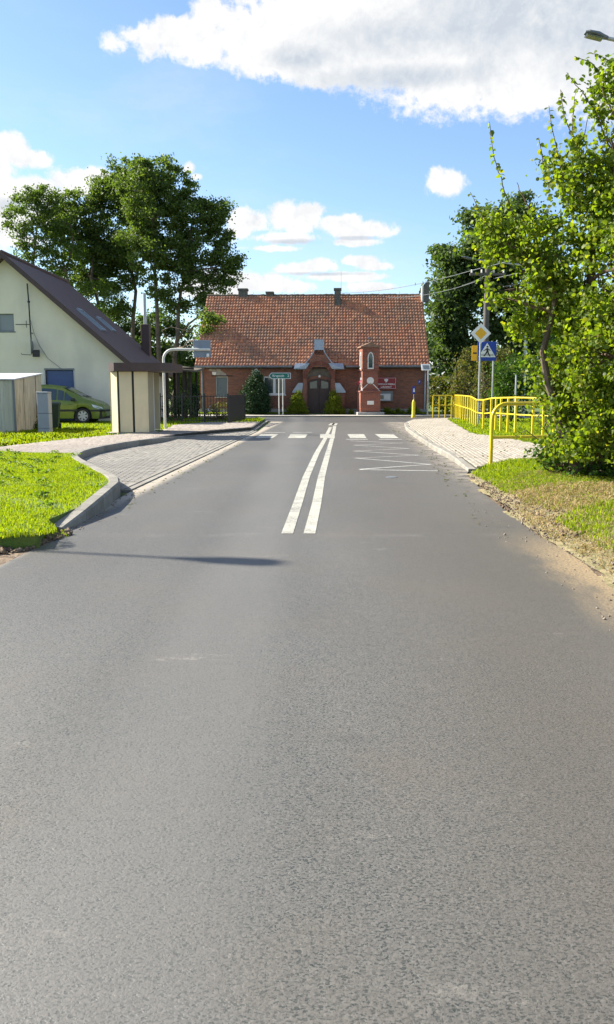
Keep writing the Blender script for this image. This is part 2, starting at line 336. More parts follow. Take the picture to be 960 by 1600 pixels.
M['shutter'] = plain('blue_shutter', (0.060, 0.105, 0.24), 0.5, 0.08, 5)
M['curtain'] = plain('pale_blind', (0.42, 0.42, 0.36), 0.8, 0.08, 8)
M['chimney'] = plain('chimney_render', (0.11, 0.115, 0.10), 0.95, 0.3, 5, bmp=0.6, dirt=((0.22, 0.12, 0.08), 0.5, 4))
M['yellow'] = plain('yellow_paint', (0.72, 0.55, 0.015), 0.42, 0.12, 7, dirt=((0.45, 0.33, 0.05), 0.5, 6))
M['wood'] = plain('grey_wood', (0.10, 0.09, 0.08), 0.9, 0.25, 3, bmp=0.5)
M['dark_wood'] = plain('dark_wood', (0.055, 0.035, 0.025), 0.8, 0.25, 5)
M['bark'] = plain('bark', (0.115, 0.09, 0.068), 0.95, 0.3, 3, bmp=1.0, bscale=18)
M['twig'] = plain('twig_bark', (0.13, 0.085, 0.055), 0.85, 0.2, 6)
M['cabinet'] = plain('cabinet_grey', (0.30, 0.33, 0.35), 0.6, 0.06, 3, dirt=((0.30, 0.31, 0.30), 0.4, 2.5))
M['bin'] = plain('bin_green', (0.022, 0.045, 0.022), 0.5, 0.15, 6)
M['rubber'] = plain('rubber', (0.018, 0.018, 0.018), 0.8, 0.15, 20)
M['carpaint'] = plain('green_car_paint', (0.16, 0.21, 0.045), 0.25, 0.05, 3, metal=0.35)
M['alloy'] = plain('wheel_alloy', (0.55, 0.56, 0.57), 0.4, 0.08, 8, metal=0.1)
M['headlamp'] = plain('headlamp', (0.62, 0.66, 0.70), 0.12, 0.1, 30)
M['trim_black'] = plain('black_trim', (0.02, 0.02, 0.02), 0.6)
def glass(name, col, rough=0.06):
    m, t, b = bsdf(name); b.inputs['Base Color'].default_value = col + (1,); b.inputs['Roughness'].default_value = rough
    b.inputs['Specular IOR Level'].default_value = 1.0
    g = t.new('ShaderNodeTexCoord'); bump(t, b, t.noise(g.outputs['Object'], 1.5, 2), 0.15, 0.02); return m
M['glass'] = glass('window_glass', (0.035, 0.055, 0.065))
M['glass_grey'] = glass('grey_glass', (0.14, 0.17, 0.18), 0.15)
M['s_green'] = plain('sign_green', (0.005, 0.16, 0.105), 0.4, 0.05)
M['s_blue'] = plain('sign_blue', (0.006, 0.045, 0.33), 0.4, 0.05)
M['s_white'] = plain('sign_white', (0.78, 0.78, 0.76), 0.4, 0.03)
M['s_yellow'] = plain('sign_yellow', (0.80, 0.42, 0.01), 0.4, 0.04)
M['s_black'] = plain('sign_black', (0.012, 0.012, 0.012), 0.4)
M['s_red'] = plain('board_red', (0.27, 0.022, 0.028), 0.45, 0.06)
M['sign_back'] = plain('sign_back', (0.20, 0.24, 0.29), 0.5, 0.08, 4)
M['paper'] = plain('paper', (0.62, 0.66, 0.68), 0.8, 0.08, 12)
M['petal'] = plain('petal_white', (0.75, 0.70, 0.66), 0.7)
M['petal_red'] = plain('petal_red', (0.45, 0.05, 0.09), 0.7)
def corrugated(name, c, d1, d2):
    m, t, b = bsdf(name); g = t.new('ShaderNodeTexCoord'); o = g.outputs['Object']
    n = t.ramp(t.noise(t.vmul(o, (6, 6, 0.5)), 1.0, 5, 0.65), 0.35, 0.7)
    cc = t.mix(n, c, d1); n2 = t.ramp(t.noise(t.vmul(o, (2, 2, 0.6)), 1.6, 6, 0.7), 0.52, 0.66)
    cc = t.mix(t.math('MULTIPLY', n2, 0.55), cc, d2)
    t.put(b.inputs['Base Color'], cc); b.inputs['Roughness'].default_value = 0.7; b.inputs['Metallic'].default_value = 0.1; return m
M['sheet'] = corrugated('garage_sheet', (0.62, 0.54, 0.39), (0.46, 0.40, 0.28), (0.26, 0.22, 0.16))
M['sheet_green'] = corrugated('garage_door_sheet', (0.46, 0.46, 0.34), (0.58, 0.57, 0.46), (0.32, 0.32, 0.24))
M['sheet_top'] = corrugated('garage_roof_sheet', (0.50, 0.52, 0.54), (0.42, 0.44, 0.45), (0.36, 0.34, 0.32))
# leaves
M['l_locust'] = foliage('leaf_locust', [(0.065, 0.104, 0.032), (0.095, 0.140, 0.040), (0.115, 0.160, 0.046), (0.075, 0.115, 0.036)], 0.48)
M['l_locust2'] = foliage('leaf_locust_light', [(0.065, 0.11, 0.026), (0.092, 0.138, 0.032), (0.075, 0.12, 0.034)], 0.42)
M['l_dark'] = foliage('leaf_dark', [(0.052, 0.088, 0.032), (0.078, 0.122, 0.042), (0.062, 0.100, 0.038), (0.105, 0.140, 0.050)], 0.40)
M['l_near'] = foliage('leaf_poplar', [(0.09, 0.15, 0.022), (0.14, 0.195, 0.026), (0.060, 0.105, 0.018), (0.165, 0.215, 0.028), (0.11, 0.165, 0.022), (0.19, 0.235, 0.030), (0.070, 0.12, 0.020), (0.24, 0.24, 0.035)], 0.53, 0.5, (1.95, 2.0, 0.42), 0.3)
M['l_ash'] = foliage('leaf_elder', [(0.040, 0.085, 0.016), (0.06, 0.12, 0.02), (0.035, 0.07, 0.015)], 0.4, 0.35)
M['l_autumn'] = foliage('leaf_autumn', [(0.30, 0.20, 0.03), (0.36, 0.13, 0.03), (0.28, 0.24, 0.03)], 0.5)
M['l_mixed'] = foliage('leaf_mixed', [(0.06, 0.09, 0.02), (0.10, 0.11, 0.03), (0.14, 0.10, 0.045), (0.07, 0.11, 0.025), (0.10, 0.075, 0.035)], 0.4)
M['l_bright'] = foliage('leaf_bright', [(0.10, 0.17, 0.02), (0.14, 0.20, 0.02), (0.08, 0.14, 0.02)], 0.5)
M['l_yew'] = foliage('leaf_conifer', [(0.016, 0.042, 0.016), (0.024, 0.058, 0.020), (0.030, 0.062, 0.026)], 0.15)
M['l_golden'] = foliage('leaf_golden', [(0.13, 0.18, 0.014), (0.19, 0.22, 0.016), (0.09, 0.14, 0.014)], 0.35)
M['grass'] = foliage('grass_blade', [(0.13, 0.20, 0.012), (0.18, 0.26, 0.014), (0.20, 0.27, 0.016), (0.10, 0.16, 0.012), (0.24, 0.26, 0.03)], 0.55, 0.5, (1.9, 1.8, 0.3))
M['straw'] = foliage('straw_blade', [(0.42, 0.32, 0.16), (0.50, 0.39, 0.22), (0.34, 0.28, 0.12), (0.22, 0.23, 0.06), (0.34, 0.22, 0.12)], 0.35, 0.6, (1.2, 1.1, 0.8))
M['pebble'] = pieces('pebble', [(0.16, 0.12, 0.09), (0.30, 0.25, 0.19), (0.10, 0.075, 0.055), (0.36, 0.31, 0.24)], 0.9)

# ------------------------------------------------------------ object helpers
def setp(o, label=None, cat=None, group=None, kind=None):
    if label: o['label'] = label
    if cat: o['category'] = cat
    if group: o['group'] = group
    if kind: o['kind'] = kind
    return o
def thing(name, label, cat, loc=(0, 0, 0), rz=0.0, group=None):
    o = bpy.data.objects.new(name, None); C.objects.link(o); o.location = loc; o.rotation_euler = (0, 0, rz)
    o.empty_display_size = 0.2
    return setp(o, label, cat, group)
def link(name, me, parent=None, loc=(0, 0, 0), mat=None):
    o = bpy.data.objects.new(name, me); C.objects.link(o); o.location = loc
    if parent: o.parent = parent
    if mat is not None and not me.materials: me.materials.append(mat)
    return o
def copy_tree(o, parent=None):
    c = o.copy(); C.objects.link(c); c.parent = parent
    for ch in list(o.children): copy_tree(ch, c)
    return c
def np_mesh(name, V, Fc, smooth=False):
    """V (n,3); Fc (m,k) all faces of the same size"""
    V = np.asarray(V, dtype=np.float32); Fc = np.asarray(Fc, dtype=np.int32)
    me = bpy.data.meshes.new(name); n, k = Fc.shape
    me.vertices.add(len(V)); me.vertices.foreach_set('co', V.ravel())
    me.loops.add(n * k); me.loops.foreach_set('vertex_index', Fc.ravel())
    me.polygons.add(n); me.polygons.foreach_set('loop_start', np.arange(n, dtype=np.int32) * k)
    if smooth: me.polygons.foreach_set('use_smooth', np.ones(n, dtype=bool))
    me.update(calc_edges=True); return me
class MB:
    def __init__(s): s.v = []; s.f = []
    def add(s, vs, fs):
        b = len(s.v); s.v += [tuple(p) for p in vs]; s.f += [tuple(b + i for i in q) for q in fs]; return s
    def box(s, x0, x1, y0, y1, z0, z1):
        return s.add([(x0, y0, z0), (x1, y0, z0), (x1, y1, z0), (x0, y1, z0), (x0, y0, z1), (x1, y0, z1), (x1, y1, z1), (x0, y1, z1)],
                     [(0, 3, 2, 1), (4, 5, 6, 7), (0, 1, 5, 4), (1, 2, 6, 5), (2, 3, 7, 6), (3, 0, 4, 7)])
    def bbox(s, x0, x1, y0, y1, z0, z1, b=0.02):
        """box with chamfered edges"""
        bm = bmesh.new(); bmesh.ops.create_cube(bm, size=1)
        for v in bm.verts: v.co = Vector(((x0 + x1) / 2 + v.co.x * (x1 - x0), (y0 + y1) / 2 + v.co.y * (y1 - y0), (z0 + z1) / 2 + v.co.z * (z1 - z0)))
        bmesh.ops.bevel(bm, geom=bm.edges[:], offset=b, segments=1, affect='EDGES')
        bm.verts.index_update(); s.add([v.co[:] for v in bm.verts], [[v.index for v in f.verts] for f in bm.faces]); bm.free(); return s
    def prism(s, pts, axis, a0, a1):
        """extrude a 2-D outline; axis 'y': pts are (x,z); 'x': (y,z); 'z': (x,y)"""
        n = len(pts)
        def m(p, a): return {'y': (p[0], a, p[1]), 'x': (a, p[0], p[1]), 'z': (p[0], p[1], a)}[axis]
        vs = [m(p, a0) for p in pts] + [m(p, a1) for p in pts]
        fs = [tuple(range(n)), tuple(range(2 * n - 1, n - 1, -1))] + [(i, i + n, (i + 1) % n + n, (i + 1) % n) for i in range(n)]
        return s.add(vs, fs)
    def tube(s, pts, r, n=8, cap=True):
        pts = [Vector(p) for p in pts]; rs = r if isinstance(r, (list, tuple)) else [r] * len(pts)
        vs = []; up = None
        for i, p in enumerate(pts):
            d = (pts[min(i + 1, len(pts) - 1)] - pts[max(i - 1, 0)]).normalized()
            if up is None:
                up = Vector((0, 0, 1)) if abs(d.z) < 0.9 else Vector((1, 0, 0))
            a = d.cross(up).normalized(); b = a.cross(d).normalized(); up = b
            for k in range(n):
                q = 2 * math.pi * k / n; vs.append(p + (a * math.cos(q) + b * math.sin(q)) * rs[i])
        fs = []
        for i in range(len(pts) - 1):
            for k in range(n):
                fs.append((i * n + k, i * n + (k + 1) % n, (i + 1) * n + (k + 1) % n, (i + 1) * n + k))
        if cap: fs += [tuple(range(n - 1, -1, -1)), tuple(range((len(pts) - 1) * n, len(pts) * n))]
        return s.add(vs, fs)
    def lathe(s, prof, n=16, c=(0, 0, 0), axis='z', cap=True):
        vs = []
        for (r, z) in prof:
            for k in range(n):
                q = 2 * math.pi * k / n; x, y = r * math.cos(q), r * math.sin(q)
                vs.append({'z': (c[0] + x, c[1] + y, c[2] + z), 'y': (c[0] + x, c[1] + z, c[2] + y), 'x': (c[0] + z, c[1] + x, c[2] + y)}[axis])
        fs = [(i * n + k, i * n + (k + 1) % n, (i + 1) * n + (k + 1) % n, (i + 1) * n + k) for i in range(len(prof) - 1) for k in range(n)]
        if cap: fs += [tuple(range(n - 1, -1, -1)), tuple(range((len(prof) - 1) * n, len(prof) * n))]
        return s.add(vs, fs)
    def mesh(s, name):
        me = bpy.data.meshes.new(name); me.from_pydata(s.v, [], s.f); me.validate()
        bm = bmesh.new(); bm.from_mesh(me); bmesh.ops.recalc_face_normals(bm, faces=bm.faces[:]); bm.to_mesh(me); bm.free()
        return me
    def build(s, name, mat, parent=None, loc=(0, 0, 0), rz=0, smooth=False, label=None):
        me = s.mesh(name); me.materials.append(mat)
        if smooth:
            me.polygons.foreach_set('use_smooth', [True] * len(me.polygons))
            try: me.set_sharp_from_angle(angle=R(40))
            except Exception: pass
        o = link(name, me, parent, loc); o.rotation_euler = (0, 0, rz)
        if label: o['label'] = label
        return o
def sheet(name, pts, z, mat, parent=None, kind='structure', thick=None):
    pts = [(p[0], p[1]) for p in pts]
    bm = bmesh.new(); vs = [bm.verts.new((p[0], p[1], z)) for p in pts]; f = bm.faces.new(vs)
    bmesh.ops.triangulate(bm, faces=[f])
    if thick:
        n = len(pts); lo = [bm.verts.new((p[0], p[1], z - thick)) for p in pts]
        for i in range(n): bm.faces.new((vs[i], lo[i], lo[(i + 1) % n], vs[(i + 1) % n]))
    bmesh.ops.recalc_face_normals(bm, faces=bm.faces[:])
    if not thick:
        bm.normal_update()
        for f in bm.faces:
            if f.normal.z < 0: f.normal_flip()
    me = bpy.data.meshes.new(name); bm.to_mesh(me); bm.free(); me.materials.append(mat)
    o = link(name, me, parent)
    if kind and parent is None: o['kind'] = kind
    return o
def inside(P, poly):
    P = np.asarray(P); x, y = P[:, 0], P[:, 1]; r = np.zeros(len(P), bool); n = len(poly)
    for i in range(n):
        x0, y0 = poly[i]; x1, y1 = poly[(i + 1) % n]
        c = ((y0 > y) != (y1 > y)); c &= x < (x1 - x0) * (y - y0) / ((y1 - y0) if y1 != y0 else 1e-9) + x0
        r ^= c
    return r
def text(name, body, size, mat, parent, loc, rot, extrude=0.002, width=None, bold=0.0):
    cu = bpy.data.curves.new(name, 'FONT'); cu.body = body; cu.size = size; cu.extrude = extrude; cu.align_x = 'CENTER'; cu.align_y = 'CENTER'
    cu.offset = bold; cu.resolution_u = 2
    o = bpy.data.objects.new(name, cu); C.objects.link(o)
    dg = bpy.context.evaluated_depsgraph_get(); me = bpy.data.meshes.new_from_object(o.evaluated_get(dg))
    bpy.data.objects.remove(o); me.name = name; me.materials.clear(); me.materials.append(mat)
    if width:
        xs = [v.co.x for v in me.vertices]; k = width / (max(xs) - min(xs)); c0 = (max(xs) + min(xs)) / 2
        for v in me.vertices: v.co.x = (v.co.x - c0) * k
    ob = link(name, me, parent, loc); ob.rotation_euler = rot; return ob

def strips(mb, zs, outer, holes, y0, y1, sides=True):
    """a wall seen from -Y: outer(z)->(xl,xr), holes = list of (za,zb,fn(z)->(xl,xr)); front at y0, depth to y1"""
    eps = 1e-6
    zs = sorted(set([round(z, 5) for z in zs] + [round(h[0], 5) for h in holes] + [round(h[1], 5) for h in holes]))
    for z0, z1 in zip(zs[:-1], zs[1:]):
        zm = (z0 + z1) / 2
        act = sorted([h for h in holes if h[0] - eps < zm < h[1] + eps], key=lambda h: h[2](zm)[0])
        b0 = [outer(z0)[0]] + [x for h in act for x in h[2](z0)] + [outer(z0)[1]]
        b1 = [outer(z1)[0]] + [x for h in act for x in h[2](z1)] + [outer(z1)[1]]
        for i in range(0, len(b0), 2):
            mb.add([(b0[i], y0, z0), (b0[i + 1], y0, z0), (b1[i + 1], y0, z1), (b1[i], y0, z1)], [(0, 1, 2, 3)])
        rng_ = range(len(b0)) if sides else range(1, len(b0) - 1)
        for i in rng_:
            mb.add([(b0[i], y0, z0), (b0[i], y1, z0), (b1[i], y1, z1), (b1[i], y0, z1)], [(0, 1, 2, 3)])
    for (za, zb, fn) in holes:
        for z in (za, zb):
            a, b = fn(z)
            if b - a > 0.02: mb.add([(a, y0, z), (b, y0, z), (b, y1, z), (a, y1, z)], [(0, 1, 2, 3)])
    return mb
def rect(xa, xb): return lambda z: (xa, xb)

# ------------------------------------------------------------ foliage helpers
def rot_mats(n, tilt=1.0):
    """random leaf orientations; tilt<1 keeps leaves closer to level"""
    a = rng.uniform(0, 2 * np.pi, n); th = np.arccos(1 - rng.uniform(0, 1, n) * (1 - math.cos(math.pi / 2 * tilt))); ph = rng.uniform(0, 2 * np.pi, n)
    nz = np.stack([np.sin(th) * np.cos(ph), np.sin(th) * np.sin(ph), np.cos(th)], 1)
    h = np.where(np.abs(nz[:, 2:3]) < 0.9, np.array([[0, 0, 1.0]]), np.array([[1.0, 0, 0]]))
    ux = np.cross(nz, h); ux /= np.linalg.norm(ux, axis=1, keepdims=True); uy = np.cross(nz, ux)
    X = ux * np.cos(a)[:, None] + uy * np.sin(a)[:, None]; Y = np.cross(nz, X)
    return X, Y, nz
LEAF4 = (np.array([(-0.5, 0, 0), (0, -0.30, 0.06), (0.5, 0, -0.04), (0, 0.30, 0.06)]), np.array([(0, 1, 2), (0, 2, 3)]))
LEAFR = (np.array([(-0.5, 0, 0), (-0.28, -0.36, 0.10), (0.10, -0.40, 0.10), (0.5, 0, -0.12), (0.10, 0.40, 0.10), (-0.28, 0.36, 0.10), (-0.05, 0, 0.0)]),
         np.array([(0, 1, 6), (1, 2, 6), (2, 3, 6), (3, 4, 6), (4, 5, 6), (5, 0, 6)]))
def leaf_mesh(name, Cn, size, tmpl=LEAF4, tilt=1.0, aniso=None):
    n = len(Cn); X, Y, Z = rot_mats(n, tilt); T, Fq = tmpl; s = np.broadcast_to(size, (n,)) if np.ndim(size) else np.full(n, size)
    s = s * rng.uniform(0.7, 1.3, n)
    V = Cn[:, None, :] + s[:, None, None] * (T[None, :, 0:1] * X[:, None, :] + T[None, :, 1:2] * Y[:, None, :] + T[None, :, 2:3] * Z[:, None, :])
    k = len(T); Fa = (Fq[None] + (np.arange(n) * k)[:, None, None]).reshape(-1, 3)
    return np_mesh(name, V.reshape(-1, 3), Fa)
def in_blob(c, r, n, shell=0.45):
    d = rng.normal(size=(n, 3)); d /= np.linalg.norm(d, axis=1, keepdims=True)
    q = (shell ** 3 + rng.uniform(0, 1, n) * (1 - shell ** 3)) ** (1 / 3)
    return np.array(c) + d * q[:, None] * np.array(r)
def crown_points(blobs, clump, per, flat=0.6, shell=0.45, dens=1.0):
    pts = []; cl = []
    for (c, r) in blobs:
        m = max(3, int(dens * (r[0] * r[1] * r[2]) ** (2 / 3) / clump ** 2 * 3.2))
        cc = in_blob(c, r, m, shell); cl.append(cc)
        rad = clump * rng.uniform(0.6, 1.35, m)
        pp = np.repeat(cc, per, axis=0) + rng.normal(size=(m * per, 3)) * np.repeat(rad, per)[:, None] * np.array([0.55, 0.55, 0.55 * flat])
        pts.append(pp)
    return np.concatenate(pts), cl
def limb(mb, a, b, r0, r1, bend=0.12, n=5, sides=6):
    a = Vector(a); b = Vector(b); L = (b - a).length; pts = []
    off = Vector(rng.normal(size=3)) * L * bend; off.z = abs(off.z) * 0.5
    for i in range(n + 1):
        k = i / n; p = a.lerp(b, k) + off * math.sin(k * math.pi) + Vector(rng.normal(size=3)) * L * 0.012 * (0 < i < n); pts.append(p)
    mb.tube(pts, [r0 + (r1 - r0) * i / n for i in range(n + 1)], sides, False)
    return pts
def tree(name, label, base, stems, blobs, mat, leaf=0.2, clump=0.8, per=60, tr=0.28, dens=1.0, group=None, cat='tree', shell=0.45, flat=0.6, bark='bark', twigs=5, branches=None):
    """stems: list of (top point, fraction of height at which it forks)"""
    o = thing(name, label, cat, base, 0, group); B = Vector(base)
    pts, cls = crown_points(blobs, clump, per, flat, shell, dens)
    mb = MB(); spines = []
    for (top, lean) in stems:
        spines.append(limb(mb, (lean, 0, -0.15), Vector(top) - B, tr, tr * 0.25, 0.05, 8, 8))
    mb.build('trunk', M[bark], o, smooth=True)
    mb = MB()
    for (c, r), cc in zip(blobs, cls):
        c = Vector(c) - B
        best = min(((p, i) for s in spines for i, p in enumerate(s) if p.z < c.z + 0.2 or i < 2), key=lambda q: (q[0] - c).length, default=(spines[0][2], 2))
        lp = limb(mb, best[0], c, tr * 0.42, tr * 0.12, 0.10, 5, 5)
        for q in cc[rng.permutation(len(cc))[:twigs]]:
            limb(mb, lp[rng.integers(2, 5)], Vector(q) - B, tr * 0.13, tr * 0.03, 0.12, 3, 4)
    if mb.v: mb.build('branches' if branches is None else branches, M[bark], o, smooth=True)['kind'] = 'stuff'
    me = leaf_mesh('crown', pts - np.array(base), leaf); me.materials.append(mat)
    link('crown', me, o)['kind'] = 'stuff'
    return o
def shrub(name, label, base, blobs, mat, leaf=0.07, clump=0.2, per=30, dens=1.0, group=None, cat='shrub', shell=0.5, flat=0.8, stems=3, blossom=None):
    o = thing(name, label, cat, base, 0, group); B = Vector(base)
    pts, cls = crown_points(blobs, clump, per, flat, shell, dens)
    pts = pts[pts[:, 2] > base[2] + 0.01]
    mb = MB()
    for (c, r) in blobs:
        for k in range(stems):
            limb(mb, (rng.normal() * 0.05, rng.normal() * 0.05, -0.05), Vector(in_blob(c, [q * 0.7 for q in r], 1)[0]) - B, 0.02 + 0.006 * r[2], 0.006, 0.1, 4, 4)
    mb.build('stem', M['twig'], o)['kind'] = 'stuff'
    me = leaf_mesh('foliage', pts - np.array(base), leaf); me.materials.append(mat)
    link('foliage', me, o)['kind'] = 'stuff'
    if blossom:
        n, m, s = blossom
        cc = np.concatenate([in_blob(c, r, n, 0.9) for c, r in blobs]) - np.array(base)
        for q in cc[:n]:
            me = leaf_mesh('blossom', q + rng.normal(size=(9, 3)) * s * 0.25, s * 0.7, LEAFR); me.materials.append(m); link('blossom', me, o)
    return o
def blades(name, poly, n, h, wd, mat, z, parent=None, hole=None, clump=None, lean=0.5, zfn=None):
    xs = [p[0] for p in poly]; ys = [p[1] for p in poly]; out = []; tot = 0
    while tot < n:
        P = np.stack([rng.uniform(min(xs), max(xs), n * 2), rng.uniform(min(ys), max(ys), n * 2)], 1)
        k = inside(P, poly)
        if hole is not None: k &= hole(P)
        P = P[k]
        if clump:
            v = np.sin(P[:, 0] * clump + 1.3 * np.sin(P[:, 1] * clump * 0.8)) * np.sin(P[:, 1] * clump * 1.1 + 1.7 * np.sin(P[:, 0] * clump * 0.7))
            P = P[rng.uniform(-1, 1, len(P)) < v + 0.55]
        out.append(P); tot += len(P)
        if len(P) == 0: break
    P = np.concatenate(out)[:n]; n = len(P)
    a = rng.uniform(0, 2 * np.pi, n); hh = h * rng.uniform(0.45, 1.35, n); ww = wd * rng.uniform(0.6, 1.4, n)
    if clump: hh *= 0.75 + 0.5 * (np.sin(P[:, 0] * 2.1) * np.sin(P[:, 1] * 1.7 + 1)) ** 2
    dx, dy = np.cos(a), np.sin(a); b = rng.uniform(0, 2 * np.pi, n); ln = hh * lean * rng.uniform(0.2, 1.6, n)
    z0 = np.full(n, z) if zfn is None else zfn(P)
    V = np.zeros((n, 5, 3))
    V[:, 0] = np.stack([P[:, 0] - dx * ww, P[:, 1] - dy * ww, z0 - 0.01], 1); V[:, 1] = np.stack([P[:, 0] + dx * ww, P[:, 1] + dy * ww, z0 - 0.01], 1)
    mx, my = P[:, 0] + np.cos(b) * ln * 0.35, P[:, 1] + np.sin(b) * ln * 0.35
    V[:, 2] = np.stack([mx + dx * ww * .8, my + dy * ww * .8, z0 + hh * .6], 1); V[:, 3] = np.stack([mx - dx * ww * .8, my - dy * ww * .8, z0 + hh * .6], 1)
    V[:, 4] = np.stack([P[:, 0] + np.cos(b) * ln, P[:, 1] + np.sin(b) * ln, z0 + hh * np.maximum(0.25, 1 - lean * 0.35)], 1)
    T = np.array([(0, 1, 2), (0, 2, 3), (3, 2, 4)]); Fa = (T[None] + (np.arange(n) * 5)[:, None, None]).reshape(-1, 3)
    me = np_mesh(name, V.reshape(-1, 3), Fa); me.materials.append(mat)
    o = link(name, me, parent); o['kind'] = 'stuff'; return o

# ============================================================ THE GROUND
sheet('ground', [(-900, -300), (900, -300), (900, 1500), (-900, 1500)], -0.03, M['field'])
road_right = [(2.34, -14), (2.34, 6.35), (2.43, 7.1), (2.44, 7.8), (2.41, 8.44), (2.47, 9.4), (2.56, 11.5), (2.87, 14.9), G(732, 737), G(705, 719), G(675, 702), G(650, 685), G(634, 672), (4.25, 36.5), (4.9, 40.2), (5.8, 41.6)]
road_left = [(-1.4, 42.5), (-1.75, 41.0), (-1.78, 36), (-1.80, 31), (-2.64, 12.4), (-2.66, 9.2), (-2.58, 8.3), (-2.66, 7.0), (-2.8, 5), (-3.0, -14)]
sheet('road', road_right + [(5.8, 42.4)] + road_left, 0.0, M['asphalt'])
sheet('street', [(-70, 42.6), (-5.5, 42.6), (-2.6, 42.0), (-1.75, 40.6), (4.9, 40.2), (5.6, 41.4), (7.5, 42.4), (70, 42.6), (70, 47.6), (-70, 47.6)], 0.004, M['asphalt_dark'])
# bare soil at the road edge
sheet('verge', [(-3.0, -14), (-2.8, 5), (-2.66, 7.0), (-2.58, 8.3), (-2.66, 9.2), (-4, 9.6), (-16, 9.7), (-16, -14)], -0.005, M['soil'])

# ---- paint
def ribbon(pts, wd, z=0.004):
    mb = MB(); n = len(pts)
    for i in range(n - 1):
        a = Vector(pts[i]); b = Vector(pts[i + 1]); d = (b - a).normalized(); q = Vector((-d.y, d.x)) * wd / 2
        d0 = (Vector(pts[i + 1]) - Vector(pts[max(i - 1, 0)])).normalized(); d1 = (Vector(pts[min(i + 2, n - 1)]) - a).normalized()
        q0 = Vector((-d0.y, d0.x)) * wd / 2; q1 = Vector((-d1.y, d1.x)) * wd / 2
        mb.add([(a.x - q0.x, a.y - q0.y, z), (a.x + q0.x, a.y + q0.y, z), (b.x + q1.x, b.y + q1.y, z), (b.x - q1.x, b.y - q1.y, z)], [(0, 1, 2, 3)])
    return mb
road = bpy.data.objects['road']
ribbon([G(449, 834), G(465, 788), G(479, 745), G(495, 709), G(508.7, 685), G(512.5, 676), G(516.6, 668)], 0.125).build('centre_line', M['paint'], road)
ribbon([G(483.7, 834), G(494.8, 788), G(502.7, 745), G(512.6, 709), G(519.3, 685), G(521.5, 676), G(523.3, 666)], 0.125).build('centre_line', M['paint'], road)
mb = MB()
for a, b in (((513, 667.6), (525, 667.2)), ((517, 664.5), (520.5, 661.6)), ((522, 665), (524.3, 661.6))):
    mb.add(ribbon([G(*a), G(*b)], 0.22, 0.0045).v, [(0, 1, 2, 3)])
mb.build('centre_line_end', M['paint'], road)
for (xa, xb) in ((403, 431), (452, 479), (500.5, 523.5), (545.5, 571), (591, 619)):
    sh = (511 - (xa + xb) / 2) * 0.045
    a0, a1 = G(xa + sh * 1.2, 678.6, 0), G(xb + sh, 678.6, 0); b0, b1 = G(xa - sh, 684.8, 0), G(xb - sh, 684.8, 0)
    MB().add([(b0[0], b0[1], .006), (b1[0], b1[1], .006), (a1[0], a1[1], .006), (a0[0], a0[1], .006)], [(0, 1, 2, 3)]).build('crossing_stripe', M['paint'], road)
for (xa, xb, y) in ((414, 446, 675.8), (458, 488, 675.6), (541, 575, 686.6), (592, 628, 686.6)):
    a, b = G(xa, y), G(xb, y)
    ribbon([a, b], 0.16, 0.0042).build('faded_stripe', M['paint_thin'], road)
ribbon([G(562, 734), G(684.8, 735.9)], 0.07, 0.0035).build('zigzag_line', M['paint_thin'], road)
ribbon([G(562, 733.6), G(673, 725.8), G(556, 716), G(654, 711.5), G(554, 705), G(639, 701), G(553, 695.7), G(629, 692.5), G(548, 689)], 0.085, 0.0045).build('zigzag_line', M['paint_thin'], road)
x, y = G(612, 746); MB().lathe([(0.0, 0), (0.10, 0.0), (0.10, 0.008), (0.0, 0.008)], 14, (x, y, 0)).build('drain_lid', M['gutter'], road)

